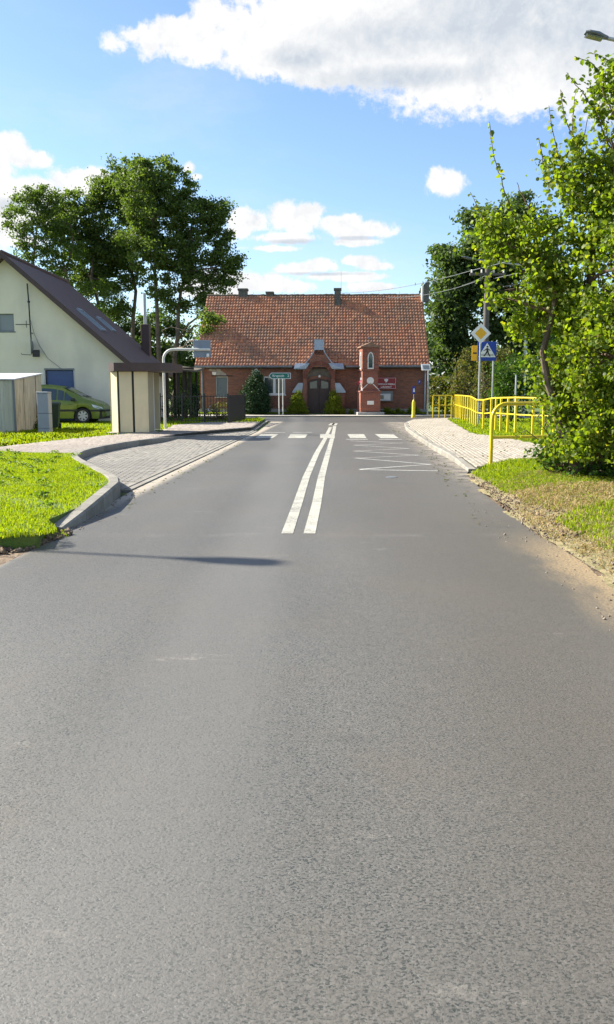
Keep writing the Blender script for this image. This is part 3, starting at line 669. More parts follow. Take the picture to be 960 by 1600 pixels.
# ---- pavers
def paver_mesh(name, L, W, T=0.03, gap=0.005):
    a, b = L / 2 - gap, W / 2 - gap; c = 0.008
    V = [(-a, -b, -T), (a, -b, -T), (a, b, -T), (-a, b, -T), (-a, -b, -c), (a, -b, -c), (a, b, -c), (-a, b, -c), (-a + c, -b + c, 0), (a - c, -b + c, 0), (a - c, b - c, 0), (-a + c, b - c, 0)]
    Fq = [(0, 1, 5, 4), (1, 2, 6, 5), (2, 3, 7, 6), (3, 0, 4, 7), (4, 5, 9, 8), (5, 6, 10, 9), (6, 7, 11, 10), (7, 4, 8, 11), (8, 9, 10, 11)]
    return V, Fq
def pave(parent, poly, ang, L, W, z, mat, near=300, gap=0.005):
    xs = [p[0] for p in poly]; ys = [p[1] for p in poly]; cx, cy = sum(xs) / len(xs), sum(ys) / len(ys)
    rr = max(max(xs) - min(xs), max(ys) - min(ys)) * 0.8 + 1; ca, sa = math.cos(ang), math.sin(ang)
    rows = np.arange(-rr, rr, W); pts = []
    for i, v in enumerate(rows):
        u = np.arange(-rr, rr, L) + (L / 2 if i % 2 else 0)
        pts.append(np.stack([cx + u * ca - v * sa, cy + u * sa + v * ca], 1))
    P = np.concatenate(pts); P = P[inside(P, poly)]
    P = P[np.argsort(P[:, 0] ** 2 + P[:, 1] ** 2)]
    V, Fq = paver_mesh('paver', L, W, 0.03, gap); me = bpy.data.meshes.new('paver'); me.from_pydata(V, [], Fq); me.materials.append(mat)
    # the biggest as seen down the road: nearest first, within the view
    vis = np.abs(P[:, 0] / P[:, 1]) < 0.40
    order = np.concatenate([P[vis], P[~vis]])
    for q in order[:near]:
        o = link('paver', me, parent, (q[0], q[1], z + random.uniform(-0.003, 0.002)))
        o.rotation_euler = (random.gauss(0, 0.008), random.gauss(0, 0.008), ang + random.gauss(0, 0.008))
    Q = order[near:]; n = len(Q)
    if n:
        V = np.array(V); rz = ang + rng.normal(0, 0.008, n); c, s = np.cos(rz), np.sin(rz)
        X = Q[:, 0:1] + V[None, :, 0] * c[:, None] - V[None, :, 1] * s[:, None]; Y = Q[:, 1:2] + V[None, :, 0] * s[:, None] + V[None, :, 1] * c[:, None]
        Z = z + rng.normal(0, 0.0015, n)[:, None] + V[None, :, 2] + V[None, :, 0] * rng.normal(0, 0.01, n)[:, None]
        Fa = (np.array(Fq)[None] + (np.arange(n) * len(V))[:, None, None]).reshape(-1, 4)
        m2 = np_mesh('paving_field', np.stack([X, Y, np.broadcast_to(Z, X.shape)], 2).reshape(-1, 3), Fa); m2.materials.append(mat)
        link('paving_field', m2, parent)['kind'] = 'stuff'
def resample(path, step):
    out = [Vector(path[0])]; acc = 0
    for a, b in zip(path[:-1], path[1:]):
        a = Vector(a); b = Vector(b); L = (b - a).length; p = 0
        while acc + (L - p) >= step:
            p += step - acc; out.append(a.lerp(b, p / L)); acc = 0
        acc += L - p
    if acc > step * 0.35: out.append(Vector(path[-1]))
    return out
def kerb(name, path, wd, step=1.0, side=1, base=-0.12, mat=None):
    """path: (x,y,top). The kerb body lies to the right (side=1) or left of the direction of travel"""
    o = bpy.data.objects.new(name, None); C.objects.link(o); o['kind'] = 'structure'
    P = resample(path, step); nrm = []
    for i in range(len(P)):
        d = P[min(i + 1, len(P) - 1)] - P[max(i - 1, 0)]; d.z = 0; d.normalize(); nrm.append(Vector((d.y, -d.x, 0)) * side)
    for i in range(len(P) - 1):
        a, b = P[i], P[i + 1]; g = (b - a).normalized() * 0.007; a = a + g; b = b - g; vs = []
        for p, n in ((a, nrm[i]), (b, nrm[i + 1])):
            top = p.z; c = min(0.025, max(0.004, top * 0.2))
            for (q, z) in ((0.0, base), (0.0, top - c), (c, top), (wd - 0.008, top), (wd, top - 0.008), (wd, base)):
                v = p + n * q; vs.append((v.x, v.y, z))
        n = 6; fs = [tuple(range(n)), tuple(range(2 * n - 1, n - 1, -1))] + [(k, k + n, (k + 1) % n + n, (k + 1) % n) for k in range(n)]
        MB().add(vs, fs).build('kerb_stone', mat or M['kerb'], o)
    return o
# right-hand pavement
rk = [G(732, 737) + (0.05,), G(705, 719) + (0.12,), G(675, 702) + (0.12,), G(650, 685) + (0.12,), G(634, 672) + (0.11,), (4.25, 36.5, 0.10), (4.9, 40.2, 0.07), (5.8, 41.9, 0.05), (7.6, 42.7, 0.04), (12, 42.9, 0.06)]
kerb('kerb', rk, 0.15, 1.0, 1)
walk_r = [(3.15, 15.2), (3.24, 17.9), (3.33, 21.2), (3.56, 26), (3.87, 31.4), (4.42, 36.5), (5.1, 40.3), (6.0, 41.7), (7.6, 42.5), (9, 42.6), (7.4, 41.6), (6.85, 40.8), (6.2, 35), (5.8, 31.2), (5.45, 28), (5.4, 26.8), (5.75, 25.6), (5.95, 23.6), (6.1, 20), (6.6, 17.4), (5.2, 16.6), (4.2, 16.1), (3.5, 15.85)]
pv = sheet('pavement', walk_r, 0.090, M['joint'], thick=0.13)
pave(pv, walk_r, R(86), 0.2, 0.1, 0.118, M['paver_pale'], 300, 0.009)
# left: grass peninsula, bus bay, footway
LZ = 0.15
pen = [G(98, 824, .05) + (0.05,), G(128, 803, .10) + (0.10,), G(156, 780, .19) + (0.19,), G(184, 756, .20) + (0.20,), G(192, 749, .19) + (0.19,), G(180, 741, .17) + (0.17,), G(150, 727, .16) + (0.16,), G(128, 716, .16) + (0.16,), G(122, 711, .16) + (0.16,), G(128, 705.5, .16) + (0.16,), G(150, 699, .16) + (0.16,), G(200, 690, .16) + (0.16,), G(250, 684, .15) + (0.15,), G(282, 681.8, .06) + (0.06,), G(330, 678, .03) + (0.03,), (-1.95, 31.2, 0.03), (-1.93, 36, 0.03), (-1.9, 41, 0.03)]
# the road-side face follows the path; the body lies to the left of travel
kerb('kerb', pen, 0.16, 0.8, -1)
bay = [(-2.85, 12.5), (-2.08, 31)] + [(p[0], p[1]) for p in reversed(pen[5:15])]
bb = sheet('bus_bay', bay, 0.001, M['joint_pale'])
pave(bb, bay, R(2.5), 0.2, 0.1, 0.010, M['paver_grey'])
kerb('gutter_strip', [(-2.66, 12.45, 0.016), (-1.82, 31.0, 0.016)], 0.11, 1.0, -1, -0.1)
kerb('gutter_strip', [(-2.785, 12.45, 0.022), (-1.945, 31.0, 0.022)], 0.10, 1.0, -1, -0.1)
def shift(path, q):
    out = []
    for i in range(len(path)):
        a = Vector(path[max(i - 1, 0)][:2]); b = Vector(path[min(i + 1, len(path) - 1)][:2]); d = (b - a).normalized(); p = Vector(path[i][:2]) + Vector((-d.y, d.x)) * q; out.append((p.x, p.y))
    return out
inner = shift(pen, 0.155)
lawn1 = inner[:8] + [G(124, 708, LZ), G(60, 707, LZ), G(0, 705, LZ), (-16, 21.5), (-16, 9.8), G(-200, 838, LZ), G(0, 836, LZ), G(60, 832, LZ)]
sheet('lawn', lawn1, LZ - 0.02, M['turf'], thick=0.2)
walk_l = inner[8:16] + [(-2.1, 36.5), (-4.2, 36.2), (-5.2, 33.2), G(250, 674.5, LZ), G(175, 679.5, LZ), G(90, 688, LZ), G(0, 698, LZ), (-16, 24.5), (-16, 21.6), G(0, 705, LZ), G(60, 707, LZ), G(124, 708, LZ)]
fw = sheet('footway', walk_l, LZ - 0.03, M['joint'], thick=0.15)
pave(fw, walk_l, R(-8), 0.2, 0.1, LZ, M['paver_pink'])
yard = [G(0, 698, LZ), G(90, 688, LZ), G(175, 679.5, LZ), G(250, 674.5, LZ), (-5.2, 33.2), (-4.2, 36.2), (-2.1, 36.5), (-2.1, 41.4), (-3.0, 42.2), (-6, 42.6), (-60, 42.6), (-60, 24.5), (-16, 24.5)]
sheet('yard', yard, LZ - 0.035, M['turf'], thick=0.15)
# right verges
vr = [(2.34, -14), (2.34, 6.35), (2.43, 7.1), (2.44, 7.8), (2.41, 8.44), (2.47, 9.4), (2.56, 11.5), (2.87, 14.9), (3.1, 15.3), (3.5, 15.85), (4.2, 16.1), (5.2, 16.6), (6.6, 17.4), (14, 18), (14, -14)]
def vz(P):
    P = np.asarray(P); return np.clip((P[:, 0] - 2.4 - np.clip(P[:, 1] - 11.5, 0, 4) * 0.12) * 0.16, 0, 0.16) + 0.25 * np.clip((P[:, 0] - 4.5) / 4, 0, 1)
def vmesh(name, poly, zf, mat, step=0.16, box=None):
    xs = [p[0] for p in poly]; ys = [p[1] for p in poly]; b = box or (min(xs), max(xs), min(ys), max(ys))
    gx = np.arange(b[0], b[1], step); gy = np.arange(b[2], b[3], step); X, Y = np.meshgrid(gx, gy)
    P = np.stack([X.ravel(), Y.ravel()], 1); Z = zf(P) + rng.normal(0, 0.007, len(P)); nx = len(gx)
    idx = np.arange(len(P)).reshape(X.shape); Fq = np.stack([idx[:-1, :-1], idx[:-1, 1:], idx[1:, 1:], idx[1:, :-1]], 2).reshape(-1, 4)
    cen = P[Fq].mean(1); Fq = Fq[inside(cen, poly)]
    me = np_mesh(name, np.column_stack([P, Z]), Fq, True); me.materials.append(mat); o = link(name, me); o['kind'] = 'structure'; return o
sheet('verge', vr, -0.012, M['soil'])
vmesh('verge', vr, lambda P: vz(P) - 0.004, M['drygrass_soil'], 0.14, (2.3, 9, 3, 18))
strip_r = [(7.4, 41.6), (6.85, 40.8), (6.2, 35), (5.8, 31.2), (5.45, 28), (5.4, 26.8), (5.75, 25.6), (5.95, 23.6), (6.1, 20), (6.6, 17.4), (14, 18), (60, 20), (60, 42.6), (9, 42.6)]
sheet('verge', strip_r, 0.105, M['turf'], thick=0.12)
front = [(-60, 47.7), (60, 47.7), (60, 50.1), (-60, 50.1)]
fp = sheet('pavement', front, 0.07, M['concrete_pale'], thick=0.09)
sheet('lawn', [(-60, 50.1), (60, 50.1), (60, 53), (-60, 53)], 0.112, M['turf'])
mbk = kerb('kerb', [(-30, 47.62, 0.075), (30, 47.62, 0.075)], 0.15, 1.0, -1)

# ---- grass, straw, pebbles
keep = lambda P: np.ones(len(P), bool)
blades('grass', [(p[0], p[1]) for p in inner[:8]] + [G(124, 708, LZ), G(60, 707, LZ), G(0, 705, LZ), (-9.5, 21.0), (-9, 12), (-6.6, 9.35), G(0, 837, LZ), G(60, 833, LZ), G(90, 828, LZ)], 150000, 0.048, 0.0042, M['grass'], LZ - 0.02, clump=2.3)
blades('grass', [G(-40, 840, 0), G(100, 829, 0), G(108, 838, 0), G(60, 850, 0), G(-40, 858, 0)], 900, 0.05, 0.005, M['grass'], 0.0, clump=5)
blades('grass', yard[:4] + [(-5.2, 33.2), (-4.2, 36.2), (-2.1, 36.5), (-2.1, 41.4), (-3.0, 42.2), (-6, 42.4), (-20, 42.4), (-20, 24.7)], 60000, 0.085, 0.013, M['grass'], LZ - 0.035, clump=1.6)
gz = lambda P: vz(P) - 0.005
near_v = [(2.80, 11.6), (2.95, 14.9), (3.2, 15.4), (3.5, 15.9), (4.2, 16.15), (5.2, 16.6), (6.6, 17.4), (9, 17.6), (9, 14), (6, 12.8), (4.4, 12.0), (3.4, 11.8)]
blades('grass', near_v, 56000, 0.085, 0.0055, M['grass'], 0, clump=2.6, zfn=gz)
blades('grass', [(2.85, 6.0), (2.72, 7.6), (2.75, 9.2), (3.1, 9.6), (4.4, 10.0), (7, 9.8), (7, 3), (3.3, 3)], 40000, 0.085, 0.0050, M['grass'], 0, clump=2.2, zfn=gz)
blades('dry_grass', [(2.95, 9.6), (2.80, 10.6), (2.85, 12.4), (3.3, 13.4), (6, 14.0), (9, 14.0), (9, 9.8), (4.0, 9.6)], 34000, 0.085, 0.0052, M['straw'], 0, clump=2.9, lean=1.5, zfn=gz)
blades('grass', [(2.95, 9.6), (2.80, 10.6), (2.85, 12.4), (3.3, 13.4), (6, 14.0), (9, 14.0), (9, 9.8), (4.0, 9.6)], 9000, 0.075, 0.0048, M['grass'], 0, clump=4.1, zfn=gz)
blades('dry_grass', [(2.5, 5.0), (2.5, 9.4), (2.65, 10.6), (3.6, 10.4), (3.3, 5.0)], 6000, 0.05, 0.005, M['straw'], 0, clump=3.5, lean=2.0, zfn=gz)
blades('grass', [(6.85, 40.8), (6.2, 35), (5.8, 31.2), (5.5, 28), (5.45, 26.8), (5.8, 25.6), (6.0, 23.6), (6.15, 20), (6.7, 17.6), (12, 18), (12, 41)], 40000, 0.10, 0.013, M['grass'], 0.105, clump=1.3)
blades('grass', [(-8, 50.15), (-0.3, 50.15), (-0.6, 50.6), (-1, 51.3), (-8, 51.3)], 5000, 0.09, 0.02, M['grass'], 0.11)
blades('grass', [(3, 50.6), (12, 50.2), (12, 51.2), (3, 51.3)], 4000, 0.09, 0.02, M['grass'], 0.11)
def pebbles(name, poly, n, s, mat, zf):
    P = np.stack([rng.uniform(min(p[0] for p in poly), max(p[0] for p in poly), n * 6), rng.uniform(min(p[1] for p in poly), max(p[1] for p in poly), n * 6)], 1)
    P = P[inside(P, poly)][:n]; n = len(P); T = np.array([(1, 0, 0), (-1, 0, 0), (0, 1, 0), (0, -1, 0), (0, 0, .7), (0, 0, -.7)]); Fq = np.array([(0, 2, 4), (2, 1, 4), (1, 3, 4), (3, 0, 4), (2, 0, 5), (1, 2, 5), (3, 1, 5), (0, 3, 5)])
    X, Y, Z = rot_mats(n, 1.0); sz = s * rng.lognormal(0, 0.45, n); Cn = np.column_stack([P, zf(P) + sz * 0.3])
    T2 = T[None] * (1 + rng.uniform(-0.35, 0.35, (n, 6, 1)))
    V = Cn[:, None, :] + sz[:, None, None] * (T2[:, :, 0:1] * X[:, None, :] + T2[:, :, 1:2] * Y[:, None, :] + T2[:, :, 2:3] * Z[:, None, :])
    me = np_mesh(name, V.reshape(-1, 3), (Fq[None] + (np.arange(n) * 6)[:, None, None]).reshape(-1, 3)); me.materials.append(mat); link(name, me)['kind'] = 'stuff'
pebbles('gravel', [(2.36, 4.5), (2.42, 7.5), (2.38, 8.6), (2.5, 10.5), (2.85, 14.6), (3.05, 14.8), (2.95, 11.6), (3.3, 9.6), (3.0, 8.5), (2.9, 7), (2.9, 4.5)], 2200, 0.0065, M['pebble'], lambda P: vz(P))
pebbles('earth_clods', [(2.42, 8.2), (2.50, 10.6), (2.75, 13.4), (2.95, 13.4), (2.85, 10.8), (3.05, 9.4), (2.8, 8.2)], 800, 0.010, M['soil'], lambda P: vz(P))
pebbles('gravel', [(1.9, 4.5), (2.0, 10), (2.9, 15), (3.3, 22), (3.2, 26), (2.9, 20), (2.5, 15), (2.3, 9.5), (2.4, 4.5)], 320, 0.006, M['pebble'], lambda P: np.zeros(len(P)))
pebbles('gravel', [(-5.5, 7.0), (-3.0, 7.6), (-2.45, 8.6), (-2.4, 12.4), (-2.62, 12.6), (-2.7, 9.4), (-3.4, 9.3), (-6, 9.3)], 1500, 0.007, M['pebble'], lambda P: np.zeros(len(P)))
pebbles('earth_clods', [G(-80, 875), G(-60, 845), G(0, 838), G(100, 832), G(112, 836), G(40, 862)], 700, 0.022, M['soil'], lambda P: np.zeros(len(P)))
def litter(name, poly, n, size, mat, z):
    P = np.stack([rng.uniform(min(p[0] for p in poly), max(p[0] for p in poly), n * 5), rng.uniform(min(p[1] for p in poly), max(p[1] for p in poly), n * 5)], 1)
    P = P[inside(P, poly)][:n]; me = leaf_mesh(name, np.column_stack([P, z(P) + rng.uniform(.004, .02, len(P))]), size, LEAFR, .3); me.materials.append(mat); link(name, me)['kind'] = 'stuff'
litter('fallen_leaves', [(1.9, 9), (2.7, 14.5), (3.2, 24), (3.6, 34), (3.3, 34), (2.9, 22), (2.2, 13)], 160, .045, M['l_mixed'], lambda P: np.zeros(len(P)))
litter('fallen_leaves', [(3.2, 15.5), (3.4, 26), (5.4, 27), (5.8, 17)], 120, .05, M['l_mixed'], lambda P: np.full(len(P), .125))
litter('fallen_leaves', [(-2.5, 9.4), (-2.55, 12.3), (-1.9, 26), (-1.75, 26), (-2.2, 12.5), (-2.2, 9.4)], 90, .04, M['l_mixed'], lambda P: np.zeros(len(P)))
wp = rng.uniform(0, 1, (150, 2)) * np.array([6.0, 10.5]) + np.array([-8.8, 9.6]); wp = wp[inside(wp, lawn1)]
wc = np.repeat(np.column_stack([wp, np.full(len(wp), LZ + .035)]), 26, axis=0) + rng.normal(size=(len(wp) * 26, 3)) * np.array([.055, .055, .016])
me = leaf_mesh('lawn_weeds', wc, .045, LEAFR, .6); me.materials.append(M['l_bright']); link('lawn_weeds', me)['kind'] = 'stuff'
print('ground done')
# ============================================================ BRICK HALL at the end of the road
HY = 51.5
def hx(px): return A(px, 600, HY)[0]
def hz(py): return A(480, py, HY)[1]
hall = thing('brick_house', 'long red brick village hall with orange tiled roof and arched porch facing the road', 'house', (0.4, HY, 0.1), R(-2.0))
HO = Vector((0.4, 0, 0.1))
def X_(px): return hx(px) - HO.x
def Z_(py): return hz(py) - HO.z
x0, x1 = X_(312), X_(667); ze = Z_(567)
wl = (X_(336.5), X_(356), Z_(620), Z_(588)); wm = (X_(411.5), X_(446), Z_(616.5), Z_(588))
portal_c = X_(499); dw = 0.68; dz0, dz1 = 0.0, Z_(591.5)
mb = MB()
strips(mb, [-0.3, 0, ze], rect(x0, x1), [(wl[2], wl[3], rect(wl[0], wl[1])), (wm[2], wm[3], rect(wm[0], wm[1])), (-0.3, 2.2, rect(portal_c - 0.66, portal_c + 0.66))], 0.0, 0.22)
depth = 10.4; rz_ = A(480, 462, HY + depth / 2)[1] - HO.z
for x in (x0, x1):
    mb.add([(x, 0, -0.3), (x, depth, -0.3), (x, depth, ze), (x, depth / 2, rz_ - 0.15), (x, 0, ze)], [(0, 1, 2, 3, 4)])
mb.add([(x0, depth, -0.3), (x1, depth, -0.3), (x1, depth, ze), (x0, depth, ze)], [(0, 1, 2, 3)])
mb.add([(x0, 0.3, -0.3), (x1, 0.3, -0.3), (x1, 0.3, ze), (x0, 0.3, ze)], [(0, 1, 2, 3)])
hw = mb.build('wall', M['brick'], hall)
mb = MB(); mb.box(x0 - 0.02, portal_c - 1.1, -0.03, 0.05, -0.3, 0.28); mb.box(portal_c + 1.1, x1 + 0.02, -0.03, 0.05, -0.3, 0.28); mb.build('plinth', M['concrete'], hall)
# roof: deck + tiles
ov = 0.34; rx0, rx1 = x0 - 0.25, x1 + 0.10; sl = (rz_ - ze) / (depth / 2)
yE = -ov; zE = ze - ov * sl + 0.10
mb = MB()
mb.prism([(yE, zE - 0.08), (depth / 2, rz_ - 0.08), (depth - yE, zE - 0.08), (depth - yE, zE), (depth / 2, rz_), (yE, zE)], 'x', rx0, rx1)
rf = mb.build('roof', M['trim_brown'], hall)
slope = math.hypot(depth / 2 + ov, rz_ - zE); su = Vector((0, (depth / 2 + ov) / slope, (rz_ - zE) / slope)); nv = Vector((0, -su.z, su.y))
nr = 23; rowh = slope / nr; tw = 0.185; nc = int((rx1 - rx0) / tw)
prof = [(-0.49, 0.0), (-0.30, 0.022), (0.0, 0.030), (0.30, 0.016), (0.49, -0.004)]
V = []; Fq = []
for i in range(nr):
    for j in range(nc):
        b = len(V); jx = rx0 + (j + 0.5) * (rx1 - rx0) / nc + random.gauss(0, 0.006) ; s0 = i * rowh + random.gauss(0, 0.010); tl = random.gauss(0, 0.006)
        for (s_, hgt) in ((s0 - 0.02, 0.072 + tl), (s0 + rowh * 1.12, 0.014)):
            for (q, h) in prof:
                p = Vector((jx + q * tw * 1.02, yE, zE)) + su * s_ + nv * (hgt + h); V.append(p[:])
        for (q, h) in prof:
            p = Vector((jx + q * tw * 1.02, yE, zE)) + su * (s0 - 0.02) + nv * (0.072 + tl + h - 0.05); V.append(p[:])
        for k in range(4):
            Fq.append((b + k, b + k + 1, b + 5 + k + 1, b + 5 + k)); Fq.append((b + 10 + k, b + 10 + k + 1, b + k + 1, b + k))
me = np_mesh('tile_field', V, Fq); me.materials.append(M['tile']); link('tile_field', me, rf)['kind'] = 'stuff'
for i in range(int((rx1 - rx0) / 0.38)):
    xx = rx0 + (i + 0.5) * 0.38
    if i == 0:
        mb = MB(); mb.lathe([(0.10, -0.2), (0.13, 0.2)], 8, (0, 0, 0), 'x'); rme = mb.mesh('ridge_tile'); rme.materials.append(M['ridge'])
    o = link('ridge_tile', rme, rf, (xx, depth / 2, rz_ - 0.01 + random.gauss(0, 0.008))); o.rotation_euler = (0, random.gauss(0, 0.03), 0)
# gutter and pipes
MB().tube([(rx0, yE - 0.05, zE - 0.03), (portal_c - 1.62, yE - 0.05, zE - 0.03)], 0.065, 8).build('gutter', M['gutter'], hall)
MB().tube([(portal_c + 1.62, yE - 0.05, zE - 0.03), (rx1, yE - 0.05, zE - 0.03)], 0.065, 8).build('gutter', M['gutter'], hall)
MB().box(rx0, rx1, -ov + 0.06, 0, zE - 0.16, zE - 0.10).build('soffit', M['dark_wood'], hall)
for px in (316, 663.5):
    MB().tube([(X_(px), yE - 0.05, zE - 0.06), (X_(px), -0.1, zE - 0.45), (X_(px), -0.1, 0.1)], 0.05, 8).build('downpipe', M['zinc'] if px > 400 else M['gutter'], hall)
# chimneys
def chim(px, wpx, pyt, yy, dp, label=None, skew=0):
    xc = A(px, 460, HY + yy)[0] - HO.x; hw_ = wpx / 2 / F_PX * (HY + yy); zt = A(480, pyt, HY + yy)[1] - HO.z; zb = ze + (min(yy, depth - yy)) * sl - 0.6
    mb = MB(); mb.box(xc - hw_, xc + hw_, yy - dp, yy + dp, zb, zt - 0.12)
    o = mb.build('chimney', M['chimney'], rf, label=label)
    mb = MB(); mb.box(xc - hw_ - 0.05, xc + hw_ + 0.05, yy - dp - 0.05, yy + dp + 0.05, zt - 0.12, zt)
    # keep the cap on the stack as one part
    me = mb.mesh('cap'); bm = bmesh.new(); bm.from_mesh(o.data); bm.from_mesh(me); bm.to_mesh(o.data); bm.free(); return o
chim(375.5, 13, 451, 5.3, 0.3); chim(417.5, 10, 456, 5.3, 0.28); chim(524, 9.5, 451, 4.55, 0.3)
# parapet pinnacle on the right gable, its top cut at a slant
xa, xb = A(656, 460, HY + 4.9)[0] - HO.x, A(665, 460, HY + 4.9)[0] - HO.x; zt = A(480, 437, HY + 4.9)[1] - HO.z; zb = A(480, 473, HY + 4.9)[1] - HO.z
MB().prism([(xa, zb), (xb, zb), (xb, zt), (xa, zt - 0.42)], 'y', 4.5, 5.0).build('chimney', M['chimney'], rf, label='slant topped chimney on the right gable')
MB().box(xa - 0.10, xa - 0.005, 4.48, 5.0, zb, zt - 0.5).build('flashing', M['whitewash'], rf)
for px in (392, 437, 456, 564, 588, 620):
    MB().tube([(A(px, 460, HY + 5)[0] - HO.x, 5.0, rz_), (A(px, 460, HY + 5)[0] - HO.x, 4.9, rz_ + 0.22)], 0.008, 4).build('snow_hook', M['gutter'], rf)
MB().tube([(A(529, 460, HY + 5)[0] - HO.x, 4.6, rz_), (A(529, 440, HY + 5)[0] - HO.x, 4.6, rz_ + 1.5)], 0.010, 4).build('aerial', M['gutter'], rf)
# windows
def window(parent, x0, x1, z0, z1, y, frame, pane, n=1, fw=0.07, sill=True, blind=False):
    mb = MB(); mb.box(x0, x0 + fw, y, y + .07, z0, z1); mb.box(x1 - fw, x1, y, y + .07, z0, z1); mb.box(x0 + fw, x1 - fw, y, y + .07, z1 - fw, z1); mb.box(x0 + fw, x1 - fw, y, y + .07, z0, z0 + fw)
    for i in range(1, n):
        xm = x0 + (x1 - x0) * i / n; mb.box(xm - fw * .9, xm + fw * .9, y + 0.002, y + .07, z0 + fw, z1 - fw)
    f = mb.build('window', frame, parent)
    for i in range(n):
        a = x0 + (x1 - x0) * i / n; b = x0 + (x1 - x0) * (i + 1) / n
        MB().box(a + fw * .9, b - fw * .9, y + .035, y + .05, z0 + fw, z1 - fw).build('pane', pane, f)
    if sill: MB().box(x0 - .05, x1 + .05, y - .14, y + .02, z0 - .06, z0 - 0.003).build('sill', frame, f)
    return f
f = window(hall, *wl, 0.08, M['curtain'], M['glass_grey'], 1, 0.06)
nb = 9
for i in range(nb):
    z = wl[2] + 0.07 + (wl[3] - wl[2] - 0.35) * i / nb
    MB().box(wl[0] + .07, wl[1] - .07, 0.135, 0.15, z, z + (wl[3] - wl[2] - 0.35) / nb * 0.93).build('blind_slat', M['curtain'], f)
window(hall, *wm, 0.08, M['white'], M['glass'], 2, 0.085)
mb = MB(); mb.box(wl[0] - 0.25, wl[1] + 0.3, -0.03, 0.1, wl[3] + 0.0, wl[3] + 0.055); mb.build('lintel', M['dark_wood'], hall)
mb = MB(); mb.prism([(X_(326), Z_(579)), (X_(326.5), Z_(575)), (X_(344), Z_(576)), (X_(345.5), Z_(579)), (X_(353), Z_(584)), (X_(354), Z_(586.5)), (X_(332), Z_(586)), (X_(331), Z_(580))], 'y', -0.012, 0.02); mb.build('plaster_patch', M['plaster'], hall)
mb = MB(); mb.prism([(X_(331.5), Z_(585)), (X_(331.5), Z_(581)), (X_(338), Z_(581.5)), (X_(337), Z_(585.5))], 'y', -0.02, 0.0); mb.build('plaster_patch', M['whitewash'], hall)
# portal with gable
pc = portal_c; hwid = X_(523) - X_(498)
zsh = Z_(574); ztop = Z_(547)
def outer(z):
    if z <= zsh: return (pc - hwid, pc + hwid)
    k = (z - zsh) / (ztop - zsh); q = hwid * (1 - k) ** 1.35 * 0.74 + 0.26 + 0.0
    return (pc - q, pc + q) if k > 0 else (pc - hwid, pc + hwid)
zsp = Z_(592); ztp = Z_(570.5); aw = X_(519) - X_(500)
def arch(z):
    if z <= zsp: return (pc - aw, pc + aw)
    k = min(1, (z - zsp) / (ztp - zsp)); q = aw * math.sqrt(max(0, 1 - k ** 1.7)); return (pc - q, pc + q)
zs = [-0.3, 0] + list(np.linspace(zsp, ztp, 12)) + list(np.linspace(zsh, ztop, 10))
mb = MB(); strips(mb, zs, outer, [(-0.3, ztp, arch)], -0.5, -0.12)
strips(mb, [zsh] + list(np.linspace(zsh + 0.05, ztop, 10)), outer, [], -0.499, 1.6)
po = mb.build('porch', M['brick'], hall)
mb = MB()
for i in range(15):                                                # soldier course round the arch
    pass
for i in range(19):
    k0 = math.pi * i / 19 + 0.008; k1 = math.pi * (i + 1) / 19 - 0.008
    def ap(k, g):
        c_, s_ = math.cos(k), math.sin(k); return (pc + c_ * (aw + g), zsp + (ztp - zsp + g) * s_ ** (1 / 1.15) if s_ > 0 else zsp)
    MB().prism([ap(k0, 0.0), ap(k1, 0.0), ap(k1, 0.22), ap(k0, 0.22)], 'y', -0.525, -0.44).build('brick', M['brick_arch'], po)
MB().prism([(pc - aw, zsp - .35), (pc + aw, zsp - .35)] + [(arch(z)[1], z) for z in np.linspace(zsp, ztp, 8)] + [(arch(z)[0], z) for z in np.linspace(ztp, zsp, 8)][1:], 'y', -0.13, -0.05).build('tympanum', plain('tympanum_plaster', (.15, .13, .10), .95, .25, 5), po)
MB().box(pc - 0.80, pc + 0.80, -0.1, 0.1, -0.1, 0.02).build('doorstep', M['concrete'], po)
zd = Z_(591.5)
dtop = lambda x: zd - 0.16 * (abs(x - pc) / 0.68) ** 2
MB().prism([(pc - .80, -0.1), (pc - .80, zd - 0.12)] + [(pc + x, dtop(pc + x) + 0.17) for x in np.linspace(-.8, .8, 9)] + [(pc + .80, zd - 0.12), (pc + .80, -0.1)] + [(pc + .68, -0.1)] + [(pc + x, dtop(pc + x)) for x in np.linspace(.68, -.68, 9)] + [(pc - .68, -0.1)], 'y', -0.17, -0.04).build('door_surround', M['brick'], po)
for s in (-1, 1):
    leaf = MB().prism([(pc + s * .01, 0.0), (pc + s * .67, 0.0)] + [(pc + s * x, dtop(pc + s * x) - 0.01) for x in np.linspace(.67, .01, 5)], 'y', -0.15, -0.09).build('door', M['door'], po)
    a, b = sorted((pc + s * .13, pc + s * .56))
    MB().prism([(a, zd - .60), (b, zd - .60), (b, dtop(b) - .12), (a, dtop(a) - .12)], 'y', -0.156, -0.14).build('pane', M['glass'], po)
    for zz in (0.35, 1.0):
        MB().box(a, b, -0.165, -0.148, zz, zz + 0.5).build('door_panel', M['door'], po)
MB().lathe([(0.03, 0), (0.07, -0.06), (0.07, -0.14), (0.02, -0.16)], 10, (pc + 0.02, -0.22, Z_(586)), 'z').build('porch_lamp', M['whitewash'], po)
